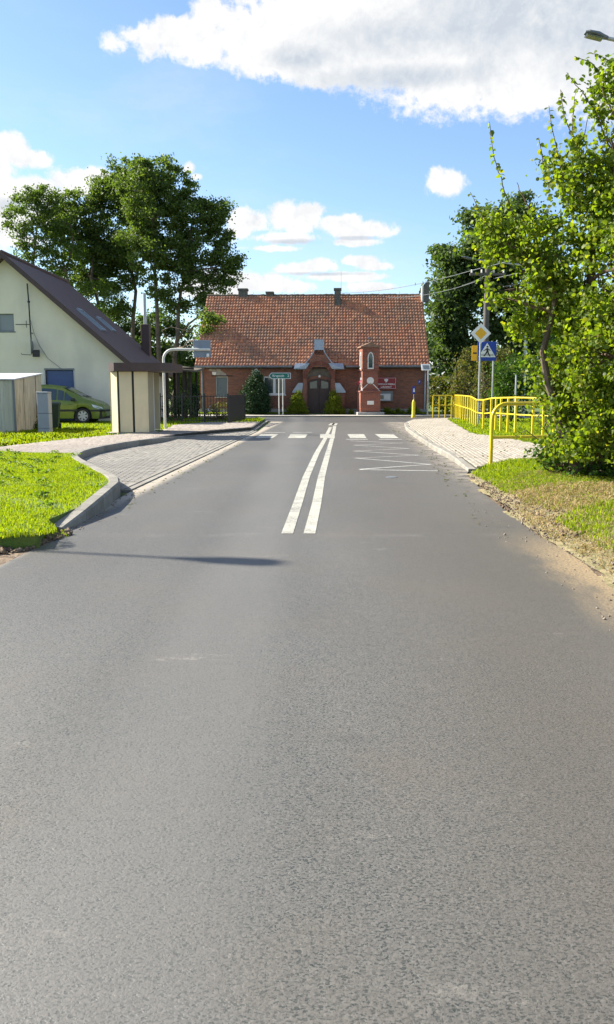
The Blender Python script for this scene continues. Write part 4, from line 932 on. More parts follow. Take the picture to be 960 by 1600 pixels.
# sheet-metal caps
mb = MB(); mb.prism([(0.9, ztop + .62), (-.53, ztop + .60), (-.56, ztop - .02), (-.50, ztop - .02), (-.50, ztop - 0.0), (0.9, ztop)], 'x', pc - .29, pc + .29); mb.build('cap', M['zinc'], po)
MB().box(pc - .26, pc + .26, -0.5, 1.2, ztop - 0.3, ztop + .02).build('cap_pier', M['brick'], po)
for s in (-1, 1):
    xo = pc + s * (X_(534.5) - X_(499)); xi = pc + s * hwid * 0.55
    zc0, zc1 = Z_(576.5), Z_(568)
    # shoulder cap sloping to the side
    mb = MB(); mb.add([(pc + s * 1.52, -.56, zc0), (pc + s * hwid * .80, -.56, zc0 + 0.0), (pc + s * hwid * .58, -.56, zc1), (pc + s * 1.45, -.42, zc1)] + [(pc + s * 1.52, -.50, zc0 - .05), (pc + s * hwid * .80, -.50, zc0 - .05), (pc + s * hwid * .58, .1, zc1), (pc + s * 1.45, .1, zc1)], [(0, 1, 2, 3), (4, 5, 6, 7), (0, 4, 5, 1), (1, 5, 6, 2), (2, 6, 7, 3), (3, 7, 4, 0)])
    mb.build('shoulder_cap', M['zinc'], po)
    # gable verge strip
    pts = [(outer(z)[1 if s > 0 else 0], z) for z in np.linspace(zsh + .02, ztop, 9)]
    mb = MB()
    for (p, q) in zip(pts[:-1], pts[1:]): mb.add([(p[0], -.53, p[1]), (q[0], -.53, q[1]), (q[0] + s * .05, -.53, q[1] + .02), (p[0] + s * .05, -.53, p[1] + .02), (p[0], .3, p[1]), (q[0], .3, q[1]), (q[0] + s * .05, .3, q[1] + .02), (p[0] + s * .05, .3, p[1] + .02)], [(0, 1, 2, 3), (4, 5, 6, 7), (0, 1, 5, 4), (3, 2, 6, 7)])
    mb.build('verge_strip', M['zinc'], po)
    # buttress leaning on the porch, with a slanted metal cap
    xa, xb = pc + s * (hwid - 0.02), pc + s * (hwid + 0.60); zt, zb = Z_(600), Z_(613)
    mb = MB(); mb.prism([(xa, -.3), (xb, -.3), (xb, zb), (xa + s * .12, zt), (xa, zt)], 'y', -.42, -.002); mb.build('buttress', M['brick'], po)
    mb = MB(); mb.prism([(xb + s * .04, zb - .02), (xb + s * .04, zb + .05), (xa + s * .30, zt + .06), (xa - s * 0.0, zt + .06), (xa + s * .08, zb - .02)], 'y', -.49, -.40)
    mb.build('buttress_cap', M['zinc'], po)
MB().box(X_(653), X_(656.5), -.02, .01, Z_(600.5), Z_(594)).build('number_plate', M['s_blue'], hall)
text('numeral', '7', 0.18, M['s_white'], hall, ((X_(653) + X_(656.5)) / 2, -.024, Z_(597.2)), (math.pi / 2, 0, 0))
# dish on the wall by the tree
dn = MB(); dn.lathe([(0.02, 0.10), (0.16, 0.07), (0.26, 0.0), (0.27, -0.01), (0.16, 0.05), (0.02, 0.08)], 16, (0, 0, 0), 'y'); dsh = dn.build('dish', M['white'], None, smooth=True)
dt = thing('satellite_dish', 'small pale satellite dish on the brick wall above the dark conifer', 'satellite dish', (hx(401), HY - 0.3, hz(583)), R(60)); dsh.parent = dt
MB().tube([(0, 0.1, 0), (0.0, 0.3, -0.1)], 0.02, 6).build('bracket', M['gutter'], dt)
MB().tube([(0, 0.0, -0.2), (0.0, -0.3, 0.0)], 0.012, 6).build('arm', M['gutter'], dt)

# board and notice case on the hall wall
bd = thing('sign_board', 'dark red board with white eagle and lettering on the brick wall right of the shrine', 'sign', (hx(603), HY - 0.24, hz(599)), R(-2))
bw, bh = (hx(618.5) - hx(587)) / 2, (hz(590) - hz(608.5)) / 2
MB().bbox(-bw, bw, -.03, .02, -bh, bh, .008).build('panel', M['s_red'], bd)
mb = MB(); g = .035
mb.box(-bw + g, bw - g, -.034, -.031, bh - g - .012, bh - g); mb.box(-bw + g, bw - g, -.034, -.031, -bh + g, -bh + g + .012); mb.box(-bw + g, -bw + g + .012, -.034, -.031, -bh + g + .012, bh - g - .012); mb.box(bw - g - .012, bw - g, -.034, -.031, -bh + g + .012, bh - g - .012)
mb.build('border', M['s_white'], bd)
text('lettering', 'ŚWIETLICA WIEJSKA', .125, M['s_white'], bd, (0, -.036, -.055), (math.pi / 2, 0, 0), width=bw * 1.72, bold=.004)
text('lettering', 'w BRAMNICY', .125, M['s_white'], bd, (0, -.036, -.225), (math.pi / 2, 0, 0), width=bw * 1.1, bold=.004)
eg = [(0, .10), (.03, .12), (.055, .10), (.05, .075), (.10, .11), (.125, .06), (.115, 0), (.085, -.05), (.05, -.03), (.055, -.08), (.03, -.11), (0, -.125)]
MB().prism([(x * .95, z * .95 + .17) for x, z in eg] + [(-x * .95, z * .95 + .17) for x, z in reversed(eg[1:-1])], 'y', -.04, -.031).build('emblem', M['s_white'], bd)
nc_ = thing('notice_case', 'glazed notice case with pale papers hung below the dark red board', 'notice board', (hx(602), HY - .26, hz(619)), R(-2))
cw, ch = (hx(613.5) - hx(590.5)) / 2, (hz(611) - hz(627)) / 2
MB().bbox(-cw, cw, -.06, .12, -ch, ch, .01).build('case', M['gutter'], nc_)
MB().box(-cw + .05, cw - .13, -.066, -.061, -ch + .05, ch - .16).build('backing', M['paper'], nc_)
for (a, b, c_, d_) in ((-.32, -.10, -.17, .06), (-.06, .10, -.18, .05), (.13, .24, -.18, .02)):
    MB().box(a, b, -.071, -.067, c_, d_).build('leaflet', M['white'] if a > -.2 else M['glass_grey'], nc_)

# ============================================================ WAYSIDE SHRINE
sx = A(576, 640, 50)[0]
sh = thing('shrine', 'red brick wayside shrine pillar with white pointed niches and a cross on top', 'shrine', (sx, 50.0, 0.1), R(7))
def sz(py): return A(480, py, 50)[1] - 0.1
B_, W_ = M['brick_red'], M['whitewash']
MB().bbox(-.80, .80, -.80, .80, -.1, sz(643.5), .02).build('plinth', M['concrete'], sh)
mb = MB(); mb.bbox(-.60, .60, -.60, .60, sz(643.5), sz(613), .015); mb.bbox(-.64, .64, -.64, .64, sz(613), sz(610.5), .015); mb.build('base', B_, sh)
MB().bbox(-.47, .47, -.47, .47, sz(610.5), sz(579.5), .015).build('shaft', B_, sh)
MB().bbox(-.53, .53, -.53, .53, sz(579.5), sz(577), .01).build('cornice', B_, sh)
MB().bbox(-.49, .49, -.49, .49, sz(577), sz(543.5), .015).build('tower', B_, sh)
MB().prism([(-.60, sz(543.5)), (.60, sz(543.5)), (.60, sz(542)), (0, sz(535.5)), (-.60, sz(542))], 'y', -.58, .58).build('roof', plain('shrine_roof', (.25, .15, .10), .9, .3, 5), sh)
mb = MB(); mb.box(-.02, .02, -.02, .02, sz(536), sz(524)); mb.box(-.12, .12, -.015, .015, sz(529), sz(527.3)); mb.build('cross', M['gutter'], sh)
def ring(mb, hw, z0, zs_, ztop, g, y0, y1):
    o_ = [(-hw - g, z0), (-hw - g, zs_)] + [(-(hw + g) * math.cos(k) , zs_ + (ztop + g - zs_) * math.sin(k) ** 1.1) for k in np.linspace(.25, math.pi / 2, 5)] + [((hw + g) * math.cos(k), zs_ + (ztop + g - zs_) * math.sin(k) ** 1.1) for k in np.linspace(math.pi / 2, .25, 5)][1:] + [(hw + g, zs_), (hw + g, z0)]
    i_ = [(-hw, z0), (-hw, zs_)] + [(-hw * math.cos(k), zs_ + (ztop - zs_) * math.sin(k) ** 1.1) for k in np.linspace(.25, math.pi / 2, 5)] + [(hw * math.cos(k), zs_ + (ztop - zs_) * math.sin(k) ** 1.1) for k in np.linspace(math.pi / 2, .25, 5)][1:] + [(hw, zs_), (hw, z0)]
    n = len(o_)
    for k in range(n - 1):
        a, b, c_, d_ = o_[k], o_[k + 1], i_[k + 1], i_[k]
        mb.add([(p[0], y0, p[1]) for p in (a, b, c_, d_)] + [(p[0], y1, p[1]) for p in (a, b, c_, d_)], [(0, 1, 2, 3), (0, 4, 5, 1), (3, 2, 6, 7)])
    mb.box(-hw - g, hw + g, y0 - .01, y1, z0 - .07, z0 - .001); return i_
for side in range(2):
    rzz = 0 if side == 0 else -math.pi / 2
    mb = MB(); i_ = ring(mb, .125, sz(575), sz(560), sz(552), .055, -.515, -.48); mb.build('niche_frame', W_, sh, rz=rzz)
    MB().prism(i_, 'y', -.497, -.480).build('niche_glass', M['glass'], sh, rz=rzz)
    o = MB().lathe([(.21, 0), (.21, .03), (.17, .045)], 24, (0, 0, 0), 'y').build('medallion', W_, sh, rz=rzz)
    o.location = Vector((0, -.50, sz(595))) if side == 0 else Vector((-.50, 0, sz(595)))
    for s in (-1, 1):
        mb = MB(); za, zb2 = sz(600), sz(611)
        mb.prism([(s * .13, za), (s * .19, za), (s * .60, zb2), (s * .55, zb2)], 'y', -.52 if side else -.52, -.46); mb.build('white_band', W_, sh, rz=rzz)
MB().bbox(-.20, .20, -.62, -.59, sz(632), sz(626), .006).build('plaque', W_, sh)
for k in range(2):
    mb = MB(); mb.prism([(-.55, sz(610.5)), (.55, sz(610.5)), (0, sz(598))], 'y', -.50, -.465); mb.build('gablet', B_, sh, rz=-k * math.pi / 2)
fl = leaf_mesh('bouquet', np.array([(-.62, -.25, sz(598))]) + rng.normal(size=(22, 3)) * .07, .09, LEAFR); fl.materials.append(M['petal_red'])
o = link('flower_bunch', fl); o.location = (sx, 50.0, 0.1); o.rotation_euler = (0, 0, R(7)); setp(o, 'small bunch of red flowers fixed to the left side of the brick shrine', 'flowers')

# ============================================================ STREET SIGNS
def dirsign():
    X, Y = A(439, 640, 48.9)[0], 48.9
    o = thing('direction_sign', 'green arrow shaped direction sign with white text on two pale poles', 'road sign', (X, Y, .1), R(3))
    z0, z1 = A(480, 592, Y)[1] - .1, A(480, 582.5, Y)[1] - .1; zc = (z0 + z1) / 2; s = Y / F_PX
    xl, xr = (420.5 - 439) * s, (454.5 - 439) * s; tip = .16
    out = [(xl, zc), (xl + tip, z0), (xr, z0), (xr, z1), (xl + tip, z1)]
    MB().prism(out, 'y', -.06, -.04).build('border', M['s_white'], o)
    g = .028; inn = [(xl + g * 1.6, zc), (xl + tip + g * .5, z0 + g), (xr - g, z0 + g), (xr - g, z1 - g), (xl + tip + g * .5, z1 - g)]
    MB().prism(inn, 'y', -.064, -.061).build('panel', M['s_green'], o)
    text('lettering', 'Krupocin', .20, M['s_white'], o, ((xl + tip + xr) / 2 - .16, -.067, zc), (math.pi / 2, 0, 0), width=.66, bold=.003)
    text('numeral', '2', .20, M['s_white'], o, (xr - .14, -.067, zc), (math.pi / 2, 0, 0), bold=.003)
    for dx in ((436.3 - 439) * s, (442.3 - 439) * s): MB().tube([(dx, 0, -.05), (dx, 0, z1 - .03)], .032, 10).build('pole', M['paint_pole'], o)
dirsign()
# yellow post with small blue sign
X, Y = A(646.5, 640, 46.8)[0], 46.8
o = thing('marker_post', 'yellow post with a small blue and white sign in front of the hall', 'post', (X, Y, 0.02))
zt = A(480, 625, Y)[1]
MB().lathe([(.13, -.05), (.12, .10), (.095, .14), (.095, zt - .16), (.06, zt - .05), (.03, zt)], 12).build('body', M['yellow'], o, smooth=True)
MB().tube([(0, 0, zt - .05), (0, 0, zt + .30)], .02, 8).build('pole', M['galv'], o)
zs0 = A(480, 616, Y)[1]
MB().bbox(-.09, .09, -.035, -.02, zs0, zs0 + .42, .01).build('sign', M['s_blue'], o)
MB().prism([(-.05, zs0 + .10), (.05, zs0 + .10), (.05, zs0 + .22), (0, zs0 + .34), (-.05, zs0 + .22)], 'y', -.04, -.036).build('symbol', M['s_white'], o)
# solar lamp column at the hall corner
X, Y = A(668.5, 640, 48.6)[0], 48.6
o = thing('solar_lamp', 'slim grey column with a tilted solar panel at the right corner of the hall', 'lamp', (X, Y, .1), R(4))
zt = A(480, 574, Y)[1] - .1
MB().tube([(0, 0, -.1), (0, 0, zt)], .045, 10).build('pole', M['galv'], o)
mb = MB(); mb.box(-.42, .10, -.02, .02, -.22, .22); pn = mb.build('solar_panel', M['white'], o, (0, -.05, zt)); pn.rotation_euler = (R(-38), 0, 0)
q = MB().box(-.34, .02, -.026, -.021, -.14, .14).build('solar_cells', M['glass_grey'], pn)
MB().bbox(-.02, .12, -.10, .10, zt - .28, zt - .20, .01).build('lamp_head', M['gutter'], o)

# pedestrian crossing and priority signs behind the yellow fence
SY = 34.0
def s_at(px, py, Y=SY): return A(px, py, Y)
o = thing('crossing_sign', 'blue crossing sign with walking figure in a white triangle and a yellow plate beside it', 'road sign', (s_at(770, 600)[0], SY, .08), R(-3))
zc = s_at(761, 549)[1] - .08; xc = s_at(761, 549)[0] - o.location.x; hs = .375
MB().tube([(0, 0, -.1), (0, 0, zc + hs)], .032, 10).build('pole', M['galv'], o)
MB().bbox(xc - hs, xc + hs, -.06, -.04, zc - hs, zc + hs, .01).build('panel', M['s_blue'], o)
tz0, tz1 = zc - hs * .62, zc + hs * .90
MB().prism([(xc - hs * .93, tz0), (xc + hs * .93, tz0), (xc, tz1)], 'y', -.064, -.061).build('triangle', M['s_white'], o)
def fig(pts): return [(xc + x * hs, zc + z * hs) for x, z in pts]
fb = MB()
fb.prism(fig([(-.10, .30), (.02, .36), (.14, .28), (.16, -.02), (.02, -.06), (-.06, .0)]), 'y', -.071, -.067)
fb.prism(fig([(-.06, .02), (.10, -.04), (-.08, -.30), (-.26, -.52), (-.38, -.50), (-.20, -.26)]), 'y', -.0712, -.067)
fb.prism(fig([(.02, .0), (.16, -.02), (.22, -.24), (.38, -.54), (.26, -.54), (.08, -.24)]), 'y', -.0714, -.067)
fb.prism(fig([(-.08, .30), (-.02, .22), (-.26, .06), (-.36, .02), (-.38, .08), (-.24, .16)]), 'y', -.0716, -.067)
fb.prism(fig([(.10, .30), (.14, .20), (.32, .04), (.38, .08), (.26, .20)]), 'y', -.0718, -.067)
fb.lathe([(.075 * hs * 1.3, 0), (.075 * hs * 1.3, .004)], 12, (xc + .03 * hs, -.071, zc + .49 * hs), 'y')
fb.build('walking_figure', M['s_black'], o)
for z in (-.34, -.44): MB().box(xc - hs * .72, xc + hs * .72, -.0665, -.065, zc + z * hs, zc + (z + .035) * hs).build('crossing_line', M['s_black'], o)
yx0, yx1 = s_at(737.5, 550)[0] - o.location.x, s_at(746.5, 550)[0] - o.location.x; yz0, yz1 = s_at(742, 563.5)[1] - .08, s_at(742, 540)[1] - .08
MB().bbox(yx0, yx1 + .02, -.05, -.035, yz0, yz1, .008).build('yellow_plate', M['s_yellow'], o)
MB().box(yx0 + .05, yx1 - .03, -.055, -.051, (yz0 + yz1) / 2 - .03, (yz0 + yz1) / 2 + .03).build('dash', M['s_black'], o)
o = thing('priority_sign', 'yellow diamond priority road sign with white edge on a grey pole', 'road sign', (s_at(749, 600, SY - .4)[0], SY - .4, .08), R(-3))
zc = s_at(750, 521, SY - .4)[1] - .08; hd = .40
MB().tube([(0, 0, -.1), (0, 0, zc + .1)], .035, 10).build('pole', M['galv'], o)
def dia(h): return [(0, zc - h), (h, zc), (0, zc + h), (-h, zc)]
MB().prism(dia(hd), 'y', -.06, -.042).build('panel', M['s_white'], o)
MB().prism(dia(hd * .59), 'y', -.064, -.061).build('yellow_centre', M['s_yellow'], o)

# ============================================================ YELLOW RAILINGS
def railing(name, label, pts, gpost, group, r=.026, mids=(.45,), ph=.020):
    """pts: (x,y,zbase,ztop)"""
    b = Vector((pts[0][0], pts[0][1], 0)); o = thing(name, label, 'railing', b, 0, group)
    P = [Vector((p[0], p[1], 0)) - b for p in pts]
    MB().tube([(p.x, p.y, q[3]) for p, q in zip(P, pts)], r, 8).build('top_rail', M['yellow'], o, smooth=True)
    for m in mids: MB().tube([(p.x, p.y, q[2] + (q[3] - q[2]) * (1 - m)) for p, q in zip(P, pts)], r * .85, 8).build('middle_rail', M['yellow'], o, smooth=True)
    pm = {}
    for (p, p2, q, q2, sp) in zip(P[:-1], P[1:], pts[:-1], pts[1:], gpost):
        n = max(1, round((p2 - p).length / sp))
        for i in range(n if p2 != P[-1] else n + 1):
            k = i / n; c = p.lerp(p2, k); z0 = q[2] + (q2[2] - q[2]) * k; z1 = q[3] + (q2[3] - q[3]) * k
            w_ = .034; mb = MB(); mb.bbox(-w_, w_, -.034, .034, z0 - .12, z1 - .01, .006); ob = mb.build('post', M['yellow'], o, (c.x, c.y, 0))
            ob.rotation_euler = (0, 0, 0)
    return o
fz = [(708, 648, 617.3), (721, 656, 618), (735, 663, 619.6), (744, 668.5, 624.8), (755, 672, 625), (767, 672.8, 622.3), (782, 676, 621.6), (805, 680, 621.2), (832, 682.5, 621.8), (865, 686, 622), (905, 692, 623), (950, 699, 624)]
pts = []
for px, pb, ptp in fz:
    x, y = G(px, pb, .10); pts.append((x, y, .10, A(px, ptp, y)[1]))
railing('pedestrian_railing', 'long yellow railing with many uprights running along the far edge of the right pavement', pts, [1.3] * 5 + [.68] * 6, 'yellow railings by the right pavement')
ry = 46.3; q0 = [(676.8, 645, 618), (706, 645.5, 618)]
railing('pedestrian_railing', 'short yellow railing of four posts farthest away by the hall corner', [(A(px, 640, ry)[0], ry, .05, A(px, t_, ry)[1]) for px, b_, t_ in q0], [.36], 'yellow railings by the right pavement')
# nearest: tubular U barrier
x, y = G(767, 725, .12); x2, y2 = G(868, 679, .55); x2, y2 = x + 2.0, y + .75
o = thing('barrier_railing', 'nearest yellow tube barrier with rounded corners at the end of the right pavement', 'railing', (x, y, .12), math.atan2(.75, 2.0), 'yellow railings by the right pavement')
Lb = math.hypot(2.0, .75); Hb = A(767, 631, y)[1] - .12; rad = .30
arc = [(rad - rad * math.cos(k), 0, Hb - rad + rad * math.sin(k)) for k in np.linspace(0, math.pi / 2, 7)]
pth = [(0, 0, -.3), (0, 0, .3)] + arc + [(Lb - p[0], 0, p[2]) for p in reversed(arc)] + [(Lb, 0, .3), (Lb, 0, -.3)]
MB().tube(pth, .036, 12).build('frame', M['yellow'], o, smooth=True)
MB().tube([(.02, 0, .50), (Lb - .02, 0, .50)], .030, 10).build('lower_rail', M['yellow'], o, smooth=True)
for xx in (.62,): pass

# ============================================================ WHITE HOUSE on the left
WY = 37.6
cen = A(8, 397, WY); WB = (cen[0], WY, .12)
wh = thing('white_house', 'pale rendered gable house with dark brown roof and blue shutter on the left', 'house', WB)
zr = cen[1] - .12; zev = 2.55; tanp = .865; hwd = (zr - .12 - zev) / tanp; LW = 9.2
def WX(px): return A(px, 600, WY)[0] - WB[0]
def WZ(py): return A(480, py, WY)[1] - .12
def gab(z):
    if z <= zev: return (-hwd, hwd)
    q = hwd * (1 - (z - zev) / (zr - .12 - zev)); return (-q, q)
h1 = (WX(1.5), WX(27), WZ(517.5), WZ(490)); h2 = (WX(72), WX(116), WZ(662), WZ(578))
mb = MB(); strips(mb, [-.4, zev, zr - .12], gab, [(h1[2], h1[3], rect(h1[0], h1[1])), (h2[2], h2[3], rect(h2[0], h2[1])), (WZ(560), WZ(518), rect(WX(-22), WX(-2)))], 0, .3)
for x in (-hwd, hwd): mb.add([(x, 0, -.4), (x, LW, -.4), (x, LW, zev), (x, 0, zev)], [(0, 1, 2, 3)])
mb.add([(-hwd, LW, -.4), (hwd, LW, -.4), (hwd, LW, zev), (0, LW, zr - .12), (-hwd, LW, zev)], [(0, 1, 2, 3, 4)])
mb.build('wall', M['render_white'], wh)
f = window(wh, *h1, .12, M['gutter'], M['glass_grey'], 1, .035); MB().box(h1[0] + .1, h1[1] - .3, .22, .24, h1[2] + .04, h1[2] + .3).build('curtain', M['curtain'], f)
window(wh, WX(-22), WX(-2), WZ(560), WZ(518), .12, M['gutter'], M['glass'], 1, .06)
st = MB().box(h2[0] + .02, h2[1] - .02, .10, .14, h2[2], h2[3] - .02).build('shutter', M['shutter'], wh)
for i in range(18):
    zz = h2[2] + (h2[3] - h2[2] - .04) * i / 18
    MB().box(h2[0] + .05, h2[1] - .05, .085, .099, zz + .006, zz + (h2[3] - h2[2]) / 18 - .008).build('shutter_slat', M['shutter'], st)
MB().box(h2[0] - .04, h2[1] + .04, -.03, .10, h2[3] - .0, h2[3] + .07).build('lintel', M['gutter'], wh)
mb = MB(); mb.box(h2[1], h2[1] + .05, -.02, .1, h2[2], h2[3]); mb.box(h2[0] - .05, h2[0], -.02, .1, h2[2], h2[3]); mb.build('reveal_trim', M['galv'], wh)
# roof slabs
th = .20; ovx = .45; ovy = .42
for s in (-1, 1):
    zt = zr; xe = s * (hwd + ovx); zee = zr - (hwd + ovx) * tanp
    mb = MB(); mb.add([(0, -ovy, zt), (xe, -ovy, zee), (xe, LW + .3, zee), (0, LW + .3, zt), (0, -ovy, zt - th), (xe, -ovy, zee - th), (xe, LW + .3, zee - th), (0, LW + .3, zt - th)], [(0, 1, 2, 3), (7, 6, 5, 4), (0, 4, 5, 1), (1, 5, 6, 2), (2, 6, 7, 3)])
    rp = mb.build('roof', M['roof_brown'], wh)
    mb = MB(); mb.add([(0, -ovy - .03, zt + .03), (xe, -ovy - .03, zee + .03), (xe, -ovy - .003, zee + .03), (0, -ovy - .003, zt + .03), (0, -ovy - .03, zt - th - .03), (xe, -ovy - .03, zee - th - .03), (xe, -ovy - .003, zee - th - .03), (0, -ovy - .003, zt - th - .03)], [(0, 1, 2, 3), (7, 6, 5, 4), (0, 4, 5, 1), (1, 5, 6, 2), (3, 2, 6, 7)]); mb.build('verge_board', M['trim_brown'], rp)
    MB().tube([(xe + s * .05, -ovy, zee - .08), (xe + s * .05, LW + .3, zee - .08)], .07, 8).build('gutter', M['trim_brown'], rp)
    if s == 1:
        # skylights lying in the slope
        ud = Vector((math.cos(math.atan(tanp)), 0, -math.sin(math.atan(tanp)))); un = Vector((-ud.z, 0, ud.x))
        for (pa, pb, yy) in (((123, 480), (162, 511), 2.3), ((153, 497), (178, 516), 5.4)):
            xa = A(pa[0], pa[1], WY + yy)[0] - WB[0]; xb = A(pb[0], pb[1], WY + yy)[0] - WB[0]
            fr = MB()
            def sl_box(mb, xa, xb, ya, yb, h0, h1):
                q = []
                for h in (h0, h1):
                    for (x, y) in ((xa, ya), (xb, ya), (xb, yb), (xa, yb)):
                        p = Vector((x, y, zr - x * tanp)) + un * h; q.append(p[:])
                mb.add(q, [(0, 3, 2, 1), (4, 5, 6, 7), (0, 1, 5, 4), (1, 2, 6, 5), (2, 3, 7, 6), (3, 0, 4, 7)])
            for args in ((xa, xb, yy - .42, yy - .34), (xa, xb, yy + .34, yy + .42), (xa, xa + .08, yy - .34, yy + .34), (xb - .08, xb, yy - .34, yy + .34)): sl_box(fr, *args, 0, .09)
            sk = fr.build('skylight', M['zinc'], rp); g_ = MB(); sl_box(g_, xa + .08, xb - .08, yy - .34, yy + .34, .02, .05); g_.build('pane', M['glass'], sk)
MB().tube([(0, -ovy, zr + .03), (0, LW + .3, zr + .03)], .09, 8).build('ridge', M['roof_brown'], wh)
yc = 8.2; cx_ = A(228.5, 530, WY + yc)[0] - WB[0]; ct = A(480, 507, WY + yc)[1] - .12; s_ = (WY + yc) / F_PX
ck = MB().bbox(cx_ - 6.3 * s_, cx_ + 6.3 * s_, yc - .25, yc + .25, 2.0, ct, .02).build('chimney', M['trim_brown'], wh)
MB().tube([(cx_ - .02, yc, ct), (cx_ - .02, yc, A(480, 458, WY + yc)[1] - .12)], 2.3 * s_, 10).build('flue', M['galv'], ck, smooth=True)
# aerial mast + dish, on the gable
an = thing('antenna_mast', 'dark aerial mast with side bracket on the pale gable', 'antenna', (A(46.5, 500, WY - .35)[0], WY - .35, .12))
def az_(py): return A(480, py, WY - .35)[1] - .12
MB().tube([(-.03, 0, az_(443)), (0, 0, az_(472)), (.03, 0, az_(540))], .032, 8).build('pole', M['black_metal'], an)
MB().lathe([(.06, 0), (.06, .08)], 8, (0, 0, az_(473))).build('clamp', M['black_metal'], an)
MB().tube([(0, 0, az_(507)), (-.62, 0, az_(507))], .018, 6).build('crossbar', M['black_metal'], an)
MB().tube([(-.15, 0, az_(501)), (-.15, 0, az_(512))], .015, 6).build('short_rod', M['black_metal'], an)
MB().tube([(.0, 0, az_(520)), (.0, .36, az_(520))], .02, 6).build('bracket', M['black_metal'], an)
ds = thing('satellite_dish', 'dark satellite dish seen edge on at the foot of the aerial mast', 'satellite dish', (A(48.5, 540, WY - .4)[0], WY - .4, .12 + az_(541)), R(-71))
MB().lathe([(.02, .12), (.20, .09), (.38, 0), (.395, -.01), (.2, .075), (.02, .10)], 20, (0, 0, 0), 'y').build('reflector', M['gutter'], ds, smooth=True)
MB().tube([(0, .0, -.38), (0, -.40, -.36), (0, -.42, -.30)], .014, 6).build('arm', M['black_metal'], ds)
MB().bbox(-.09, .09, .05, .36, -.46, -.16, .02).build('mount', M['black_metal'], ds)
cp = [(A(px, py, WY - .05)[0], WY - .05, A(px, py, WY - .05)[1]) for px, py in ((48, 500), (54, 522), (62, 540), (75, 560), (97, 577))]
o = MB().tube(cp, .010, 5).build('aerial_cable', M['gutter']); setp(o, 'thin dark cable curving down the pale gable from the mast to the blue shutter', 'cable')

# ============================================================ GARAGE of corrugated sheet
gx, gy = G(25, 675, .13); gxl = gx - 3.6; gyb = gy + 2.95
ga = thing('metal_garage', 'weathered corrugated sheet garage at the left edge beside the green car', 'garage', (gx, gy, .12))
zf_ = A(25, 592, gy)[1] - .12; zbk = A(68, 583, gyb)[1] - .12; dpt = gyb - gy
def corr(p0, p1, zb0, zt0, zt1, n, amp=.018):
    """one corrugated panel between two plan points"""
    V = []; Fq = []; a = Vector(p0); b = Vector(p1); d = (b - a).normalized(); nn = Vector((d.y, -d.x))
    for i in range(n * 4 + 1):
        k = i / (n * 4); o_ = [0, amp, amp, 0][i % 4]; p = a.lerp(b, k) + nn * o_
        V += [(p.x, p.y, zb0), (p.x, p.y, zt0 + (zt1 - zt0) * k)]
    for i in range(n * 4): Fq.append((2 * i, 2 * i + 2, 2 * i + 3, 2 * i + 1))
    m = MB(); m.add(V, Fq); return m
nb = 9
for i in range(nb):
    y0_, y1_ = dpt * i / nb, dpt * (i + 1) / nb - .004; jit = random.gauss(0, .006)
    corr((jit, y0_), (jit, y1_), -.12, zf_ + (zbk - zf_) * i / nb - .03, zf_ + (zbk - zf_) * (i + 1) / nb - .03, 2).build('side_panel', M['sheet'], ga)
for i in range(8):
    xa = -3.6 + 3.6 * i / 8; corr((xa + .002, 0), (xa + .446, 0), 0.75, zf_ - .05, zf_ - .05, 3).build('front_panel', M['sheet_green'], ga); corr((xa + .002, -.005), (xa + .446, -.005), -.05, .745, .745, 3).build('front_panel', M['sheet_green'], ga)
mb = MB(); mb.add([(-3.7, -.08, zf_), (.06, -.08, zf_), (.06, dpt + .05, zbk), (-3.7, dpt + .05, zbk), (-3.7, -.08, zf_ - .04), (.06, -.08, zf_ - .04), (.06, dpt + .05, zbk - .04), (-3.7, dpt + .05, zbk - .04)], [(0, 1, 2, 3), (4, 5, 6, 7), (0, 1, 5, 4), (1, 2, 6, 5), (2, 3, 7, 6), (3, 0, 4, 7)]); mb.build('roof', M['sheet_top'], ga)
MB().box(-.03, .03, -.03, .03, -.12, zf_ - .045).build('corner_post', M['gutter'], ga)
MB().box(-3.6, -3.57, 0, dpt, -.12, zf_).build('side_panel', M['sheet'], ga); MB().box(-3.55, -.02, dpt - .02, dpt, -.12, zbk - .05).build('rear_panel', M['sheet'], ga)

# cabinet, bin, tyre
x, y = G(71.5, 676, .13); cz = A(71, 612, y)[1] - .12; s_ = y / F_PX
cb_ = thing('utility_cabinet', 'tall pale grey utility cabinet standing in the grass by the garage corner', 'utility cabinet', (x, y, .12), R(-4))
for (za, zb) in ((-.05, .14), (.145, cz * .47), (cz * .475, cz - .05)): MB().bbox(-9 * s_, 9 * s_, -.14, .16, za, zb, .012).build('door_panel' if za > .1 else 'base', M['cabinet'], cb_)
MB().bbox(-9.5 * s_, 9.5 * s_, -.16, .18, cz - .048, cz, .015).build('lid', M['cabinet'], cb_)
x, y = G(88, 671.5, .13); s_ = y / F_PX
bn = thing('wheelie_bin', 'dark green wheelie bin behind the utility cabinet', 'bin', (x - .38, y + .9, .12), R(10))
MB().add([(-.20, -.22, .05), (.20, -.22, .05), (.20, .22, .05), (-.20, .22, .05), (-.26, -.30, .86), (.26, -.30, .86), (.26, .30, .86), (-.26, .30, .86)], [(0, 3, 2, 1), (4, 5, 6, 7), (0, 1, 5, 4), (1, 2, 6, 5), (2, 3, 7, 6), (3, 0, 4, 7)]).build('body', M['bin'], bn)
MB().prism([(-.33, .865), (.34, .865), (.32, .93), (.0, .98), (-.30, .93)], 'x', -.28, .28).build('lid', M['bin'], bn)
for s in (-1, 1): MB().lathe([(.10, -.03), (.10, .03)], 12, (s * .23, .24, .10), 'x').build('wheel', M['rubber'], bn)
x, y = G(57, 665, .13)
ty = thing('old_tyre', 'old black tyre leaning at the back corner of the corrugated garage', 'tyre', (A(59, 650, gyb + .5)[0], gyb + .5, .12 + .33), R(20))
